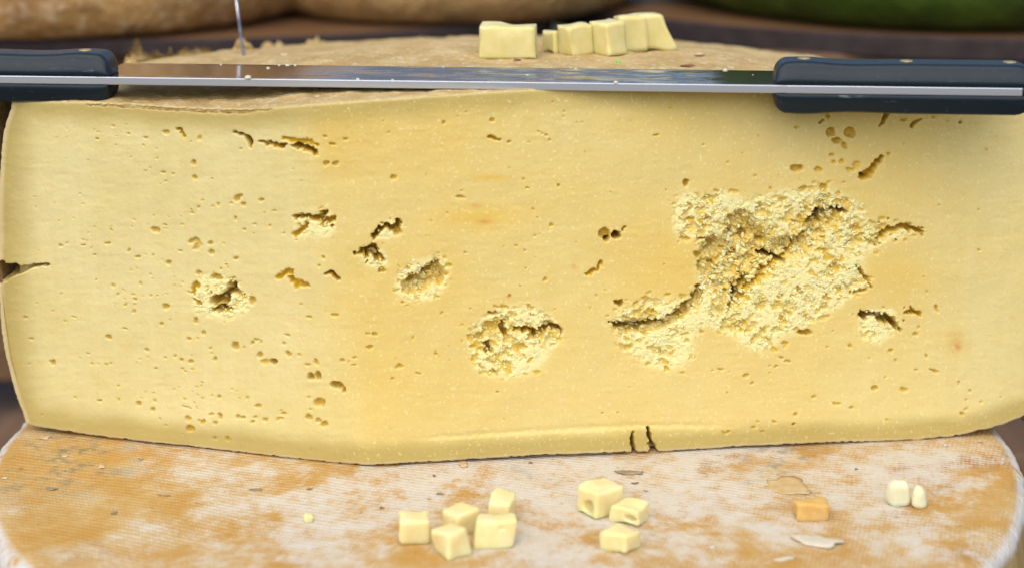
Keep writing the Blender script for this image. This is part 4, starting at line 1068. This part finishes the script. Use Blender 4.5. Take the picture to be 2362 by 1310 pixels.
# ------------------------------------------------------------------ wire stuck into the top of the cut cheese
def wire():
    zt = ZT + 0.174
    for _ in range(6):
        p = on_z(562, 129, zt); zt = drop(CUT_BVH, p[0], p[1])
    p = on_z(562, 129, zt); q = on_y(541, -30, p[1] + 0.006)
    d = q - p; d = d / np.linalg.norm(d); L = np.linalg.norm(q - p)
    root = p - d * 0.02
    n = 12; V = []; F = []; ts = [0, 0.02, 0.5 * L, L + 0.02, L + 0.05]; rs = [0.0001, 0.0009, 0.0009, 0.0008, 0.0008]
    a = np.cross(d, [0, 1, 0]); a /= np.linalg.norm(a); b_ = np.cross(d, a)
    for t_, r in zip(ts, rs):
        for k in range(n): V.append(d * t_ + (a * math.cos(k * 2 * math.pi / n) + b_ * math.sin(k * 2 * math.pi / n)) * r)
    for i in range(len(ts) - 1):
        for k in range(n): F.append((i * n + k, i * n + (k + 1) % n, (i + 1) * n + (k + 1) % n, (i + 1) * n + k))
    F.append(tuple(range(n))); F.append(tuple(range((len(ts) - 1) * n, len(ts) * n)))
    o = mesh_obj('metal_skewer', V, F, M['wire']); o.location = root
    tag(o, 'thin steel skewer stuck upright into the top of the cut cheese', 'skewer')
wire()

# ------------------------------------------------------------------ cubes, pieces and flakes
def chunk_mesh(sx_, sy_, sz_, shear=(0, 0), taper=(1, 1), seed=0, n=9, rnd=0.0011, hole=None, wob=0.0011):
    """cut cheese cube: subdivided box, softened edges, uneven cut sides; hole=(face, u, v, r, depth)"""
    rs = seed * 3.7
    V = []; F = []
    t_ = np.linspace(-1, 1, n)
    e = 1 - 2 * rnd / np.array([sx_, sy_, sz_])
    def add(ax, sg):
        o = len(V)
        o1, o2 = [k for k in range(3) if k != ax]
        for i in t_:
            for j in t_:
                p = np.zeros(3); p[ax] = sg; p[o1] = i; p[o2] = j
                q = np.clip(p, -e, e); h = np.array([sx_, sy_, sz_]) / 2
                dlt = (p - q) * h; L = np.linalg.norm(dlt)
                r = q * h + (dlt / L * rnd if L > 1e-9 else 0)
                if hole and hole[0] == (ax, sg):
                    dq = math.hypot(i - hole[1], j - hole[2]) / hole[3]
                    if dq < 1: r[ax] -= sg * hole[4] * math.sqrt(1 - dq * dq)
                V.append(r)
        for i in range(n - 1):
            for j in range(n - 1):
                f = (o + i * n + j, o + (i + 1) * n + j, o + (i + 1) * n + j + 1, o + i * n + j + 1)
                flip = (sg > 0) == (ax == 1)
                F.append(f[::-1] if flip else f)
    for ax in range(3):
        for sg in (-1, 1): add(ax, sg)
    V = np.array(V)
    s = (V[:, 2] / sz_ + 0.5)
    V[:, 0] = V[:, 0] * (1 + (taper[0] - 1) * s) + shear[0] * (s - .5); V[:, 1] = V[:, 1] * (1 + (taper[1] - 1) * s) + shear[1] * (s - .5)
    for k in range(3):
        V[:, k] += wob * 2 * (vnoise(V[:, 0] * 120 + rs + k * 9, V[:, 1] * 120 + V[:, 2] * 77 + rs + 31 * k, 1.0, 900 + k) - .5)
    V[:, 2] -= V[:, 2].min()
    # weld the shared edges
    key = {}; remap = []; out = []
    for p in V:
        kk = tuple(np.round(p * 2e5).astype(int))
        if kk not in key: key[kk] = len(out); out.append(p)
        remap.append(key[kk])
    return np.array(out), [tuple(remap[i] for i in f) for f in F]

def place_chunk(name, bvh, px, py, size, rot, mat, label, cat, group=None, zguess=ZT, tilt=(0, 0), sink=0.0005, **kw):
    """px,py = photograph pixel of the middle of the footprint"""
    zz = zguess
    for _ in range(6):
        p = on_z(px, py, zz); zz = drop(bvh, p[0], p[1])
    size = tuple(v_ * (0.93 if bvh is LOWER_BVH else 1.0) for v_ in size)
    V, F = chunk_mesh(*size, **kw)
    o = mesh_obj(name, V, F, mat, loc=(p[0], p[1], zz - sink)); o.rotation_euler = (tilt[0], tilt[1], rot)
    return tag(o, label, cat, group)

R_ = math.radians
mm = 0.001
G1 = 'cheese cubes scattered on the orange wheel'
L = LOWER_BVH
n_hi = 24
place_chunk('cheese_cube', L, 956, 1243, (13.5*mm, 13*mm, 12.5*mm), R_(4), M['cube'], 'upright squared pale yellow cheese cube at the end of the heap of five cubes', 'cheese cube', G1, seed=1)
place_chunk('cheese_cube', L, 1061, 1224, (13*mm, 12*mm, 12*mm), R_(42), M['cube'], 'pale cheese cube turned corner-on between four other cubes', 'cheese cube', G1, seed=2)
place_chunk('cheese_cube', L, 1041, 1275, (14*mm, 12*mm, 12.5*mm), R_(38), M['cube'], 'pale cheese cube with tapering side, in front of the corner-on cube of the heap', 'cheese cube', G1, seed=3, shear=(-0.001, 0.002), taper=(.9, .9))
place_chunk('cheese_cube', L, 1143, 1252, (18*mm, 12*mm, 13*mm), R_(4), M['cube'], 'wide slanted cheese cube with a small dent in its side', 'cheese cube', G1, seed=4, shear=(0.002, 0.001), taper=(1.05, .85), hole=((1, -1), 0.3, 0.45, 0.16, 0.0008), n=n_hi)
place_chunk('cheese_cube', L, 1156, 1205, (10*mm, 14*mm, 14*mm), R_(-16), M['cube'], 'narrow cheese cube leaning behind the wide slanted cube', 'cheese cube', G1, seed=5, shear=(0.002, 0.0))
place_chunk('cheese_cube', L, 1384, 1180, (16*mm, 15*mm, 13.5*mm), R_(38), M['cube'], 'largest cheese cube with a round hole in its side', 'cheese cube', G1, seed=6, hole=((0, -1), -0.15, -0.35, 0.55, 0.005), n=n_hi)
place_chunk('cheese_cube', L, 1453, 1199, (15*mm, 13*mm, 8.5*mm), R_(-32), M['cube'], 'flat cheese cube with a small hole touching the largest cube', 'cheese cube', G1, seed=7, hole=((1, -1), 0.5, -0.2, 0.4, 0.003), n=n_hi)
place_chunk('cheese_cube', L, 1432, 1264, (13*mm, 13*mm, 9.5*mm), R_(-38), M['cube'], 'low pale cheese cube alone in front of the flat one with a hole', 'cheese cube', G1, seed=8)
place_chunk('cheese_cube', L, 1867, 1192, (15.5*mm, 11*mm, 8.5*mm), R_(3), M['cube_orange'], 'orange cheese cube beside the thin rind slice', 'cheese cube', G1, seed=9)
place_chunk('cheese_piece', L, 2070, 1163, (12*mm, 9*mm, 12.5*mm), R_(8), M['cube_white'], 'larger of two whitish rounded cheese pieces touching each other', 'cheese piece', None, seed=31, rnd=0.0034, taper=(.62, .7), n=14)
place_chunk('cheese_piece', L, 2117, 1168, (8.5*mm, 8*mm, 10.5*mm), R_(-14), M['cube_white'], 'smaller of two whitish rounded cheese pieces touching each other', 'cheese piece', None, seed=32, rnd=0.0032, taper=(.66, .7), shear=(-0.0008, 0), n=14)
place_chunk('cheese_crumb', L, 711, 1203, (5*mm, 4.5*mm, 4*mm), R_(20), M['cube'], 'single small cheese crumb lying apart from the cubes on the orange wheel', 'crumb', None, seed=11, rnd=0.0012)

# flat scraps lying on the wheels
def flake(name, bvh, px, py, wx_, wy_, th_, rot, mat, label, cat, group=None, seed=0, zguess=ZT, curlup=0.0):
    zz = zguess
    for _ in range(6):
        p = on_z(px, py, zz); zz = drop(bvh, p[0], p[1])
    rs = np.random.default_rng(seed); n = 18; rings = 4
    rad = 1 + 0.62 * (fbm(np.cos(np.arange(n) / n * 2 * math.pi) * 2 + 9 + seed, np.sin(np.arange(n) / n * 2 * math.pi) * 2 + 9, 1.0, 950 + seed, 2) - .5) * 2
    V = []; F = []
    for lay in (0, 1):
        for r in range(1, rings + 1):
            for k in range(n):
                a = 2 * math.pi * k / n; q = r / rings * rad[k]
                x, y = wx_ / 2 * q * math.cos(a), wy_ / 2 * q * math.sin(a)
                V.append((x, y, (th_ if lay else 0) * (1.0 if r < rings else 0.6) + curlup * (r / rings) ** 2 * (0.5 + 0.5 * math.sin(a * 2 + seed))))
        V.append((0, 0, th_ if lay else 0))
    N = n * rings + 1
    for lay in (0, 1):
        o = lay * N
        for r in range(rings - 1):
            for k in range(n):
                f = (o + r * n + k, o + (r + 1) * n + k, o + (r + 1) * n + (k + 1) % n, o + r * n + (k + 1) % n); F.append(f if lay else f[::-1])
        for k in range(n):
            f = (o + N - 1, o + k, o + (k + 1) % n); F.append(f if lay else f[::-1])
    e = (rings - 1) * n
    for k in range(n): F.append((e + k, e + (k + 1) % n, N + e + (k + 1) % n, N + e + k))
    o = mesh_obj(name, V, F, mat, loc=(p[0], p[1], zz + 0.0001)); o.rotation_euler = (0, 0, rot)
    return tag(o, label, cat, group)

flake('cheese_shaving', L, 1885, 1250, 17*mm, 10*mm, 1.2*mm, R_(-15), M['shaving'], 'thin whitish cheese shaving lying in front of the orange cube', 'shaving', seed=2, curlup=.001)
flake('rind_slice', L, 1812, 1122, 25*mm, 20*mm, 0.35*mm, R_(-12), M['slice'], 'thin orange rind slice lying behind the orange cube', 'rind slice', seed=4)
flake('cheese_shaving', L, 1810, 1290, 9*mm, 4*mm, .8*mm, R_(15), M['shaving'], 'small curled white shaving on the wheel near its lower edge', 'shaving', seed=6)
flake('rind_flake', L, 1456, 1091, 12*mm, 4.5*mm, .7*mm, R_(-6), M['flake'], 'dark grey leaf-shaped rind flake by the slits in the cut cheese', 'flake', seed=8, curlup=.0006)
flake('cheese_scrap', L, 1069, 1073, 5*mm, 5*mm, 1.2*mm, R_(10), M['slice'], 'whitish scrap stuck at the foot of the cut face', 'scrap', seed=9)
for i, (px, py, a_, b_, mt) in enumerate([(105, 1010, 10, 5, 'flake_tan'), (150, 1052, 6, 3, 'flake_tan'), (118, 1128, 9, 5, 'flake'), (235, 1077, 6, 7, 'flake_tan'), (264, 1183, 6, 5, 'flake'), (590, 1130, 14, 3, 'flake'), (375, 1143, 13, 2, 'flake'), (325, 1060, 5, 3, 'flake'),
        (1002, 1098, 3, 2.5, 'flake_brown'), (880, 1172, 4, 3, 'flake_brown'), (1013, 1140, 7, 3, 'flake'), (990, 1150, 4, 3, 'flake_tan'), (1465, 1115, 6, 2, 'flake_brown'), (1490, 1133, 4, 2, 'flake'), (1902, 1072, 3, 5, 'flake_tan'), (2182, 1028, 5, 3, 'flake_white'), (2260, 1018, 5, 4, 'flake_tan'), (10, 1104, 5, 3, 'flake_white'),
        (1642, 1262, 4, 4, 'flake_white'), (1790, 1055, 14, 1.6, 'flake_white'), (715, 1128, 6, 2, 'flake_brown'), (2313, 1068, 2.5, 2.5, 'flake_white'), (1225, 1068, 4, 2, 'flake_brown'), (1975, 1083, 4, 2, 'flake')]):
    nm = {'flake_tan': 'small tan rind flake lying on the orange wheel', 'flake': 'small grey rind flake lying on the orange wheel', 'flake_brown': 'small brown speck of rind on the orange wheel', 'flake_white': 'small white scrap lying on the orange wheel'}[mt]
    flake('rind_flake', L, px, py, a_*mm * .5, b_*mm * .65, .3*mm, R_(RNG.uniform(-25, 25)), M[mt], nm, 'flake', mt.replace('_', ' ') + 's on the orange wheel', seed=20 + i, curlup=.0005)

# samples on top of the cut cheese
Cb = CUT_BVH; zg = ZT + 0.176
G2 = 'cheese samples on top of the cut cheese'
place_chunk('cheese_sample', Cb, 1172, 130, (29.5*mm, 15*mm, 15.5*mm), R_(-5), M['cube_top'], 'broad cheese block with straight sides standing alone on the rind', 'cheese cube', G2, zg, seed=21, taper=(.94, .95), shear=(0.0006, 0), rnd=.0006, n=14)
place_chunk('cheese_sample', Cb, 1282, 121, (9*mm, 11*mm, 11*mm), R_(25), M['cube_top'], 'small cheese piece half hidden behind a taller cube', 'cheese cube', G2, zg, seed=22, rnd=.0006)
place_chunk('cheese_sample', Cb, 1328, 125, (14.5*mm, 12.5*mm, 15.5*mm), R_(33), M['cube_top'], 'corner-on cheese cube between the small half-hidden piece and the row of three', 'cheese cube', G2, zg, seed=23, rnd=.0006, shear=(-0.002, 0))
place_chunk('cheese_sample', Cb, 1404, 122, (12.5*mm, 13.5*mm, 17*mm), R_(38), M['cube_top'], 'corner-on cheese cube at the lower end of the row of three', 'cheese cube', G2, zg, seed=24, rnd=.0006, shear=(-0.0015, 0))
place_chunk('cheese_sample', Cb, 1456, 116, (15*mm, 11*mm, 17.5*mm), R_(12), M['cube_top'], 'middle cheese cube of the row of three, wedged between its neighbours', 'cheese cube', G2, zg, seed=25, rnd=.0006, shear=(-0.002, 0))
place_chunk('cheese_sample', Cb, 1510, 113, (16*mm, 11*mm, 18*mm), R_(6), M['cube_top'], 'tallest cheese cube with a slanting side, at the upper end of the row of three', 'cheese cube', G2, zg, seed=26, rnd=.0006, shear=(-0.0062, 0), taper=(.82, 1))
place_chunk('green_crumb', Cb, 1423, 147, (2.2*mm, 2*mm, 1.6*mm), R_(10), M['green'], 'tiny bright green crumb on the rind of the cut cheese', 'crumb', None, zg, seed=30, rnd=.0005)
for i, (px, py, a_, b_, mt) in enumerate([(1192, 141, 3.2, 3, 'flake_brown'), (1612, 128, 6, 5, 'flake_tan'), (1585, 155, 8, 2.5, 'flake_brown'), (650, 127, 7, 3, 'flake_tan'), (470, 241, 4, 6, 'flake_white')]):
    flake('rind_flake', Cb, px, py, a_*mm, b_*mm, .6*mm, R_(RNG.uniform(-15, 15)), M[mt],
          {'flake_brown': 'dark brown rind speck on top of the cut cheese', 'flake_tan': 'curled tan rind flake on top of the cut cheese', 'flake_white': 'white crumb on the rind under the knife blade'}[mt], 'flake', {'flake_brown': 'brown specks on top', 'flake_tan': 'tan flakes on top', 'flake_white': 'white crumbs under the knife'}[mt], seed=60 + i, zguess=zg, curlup=.0008)
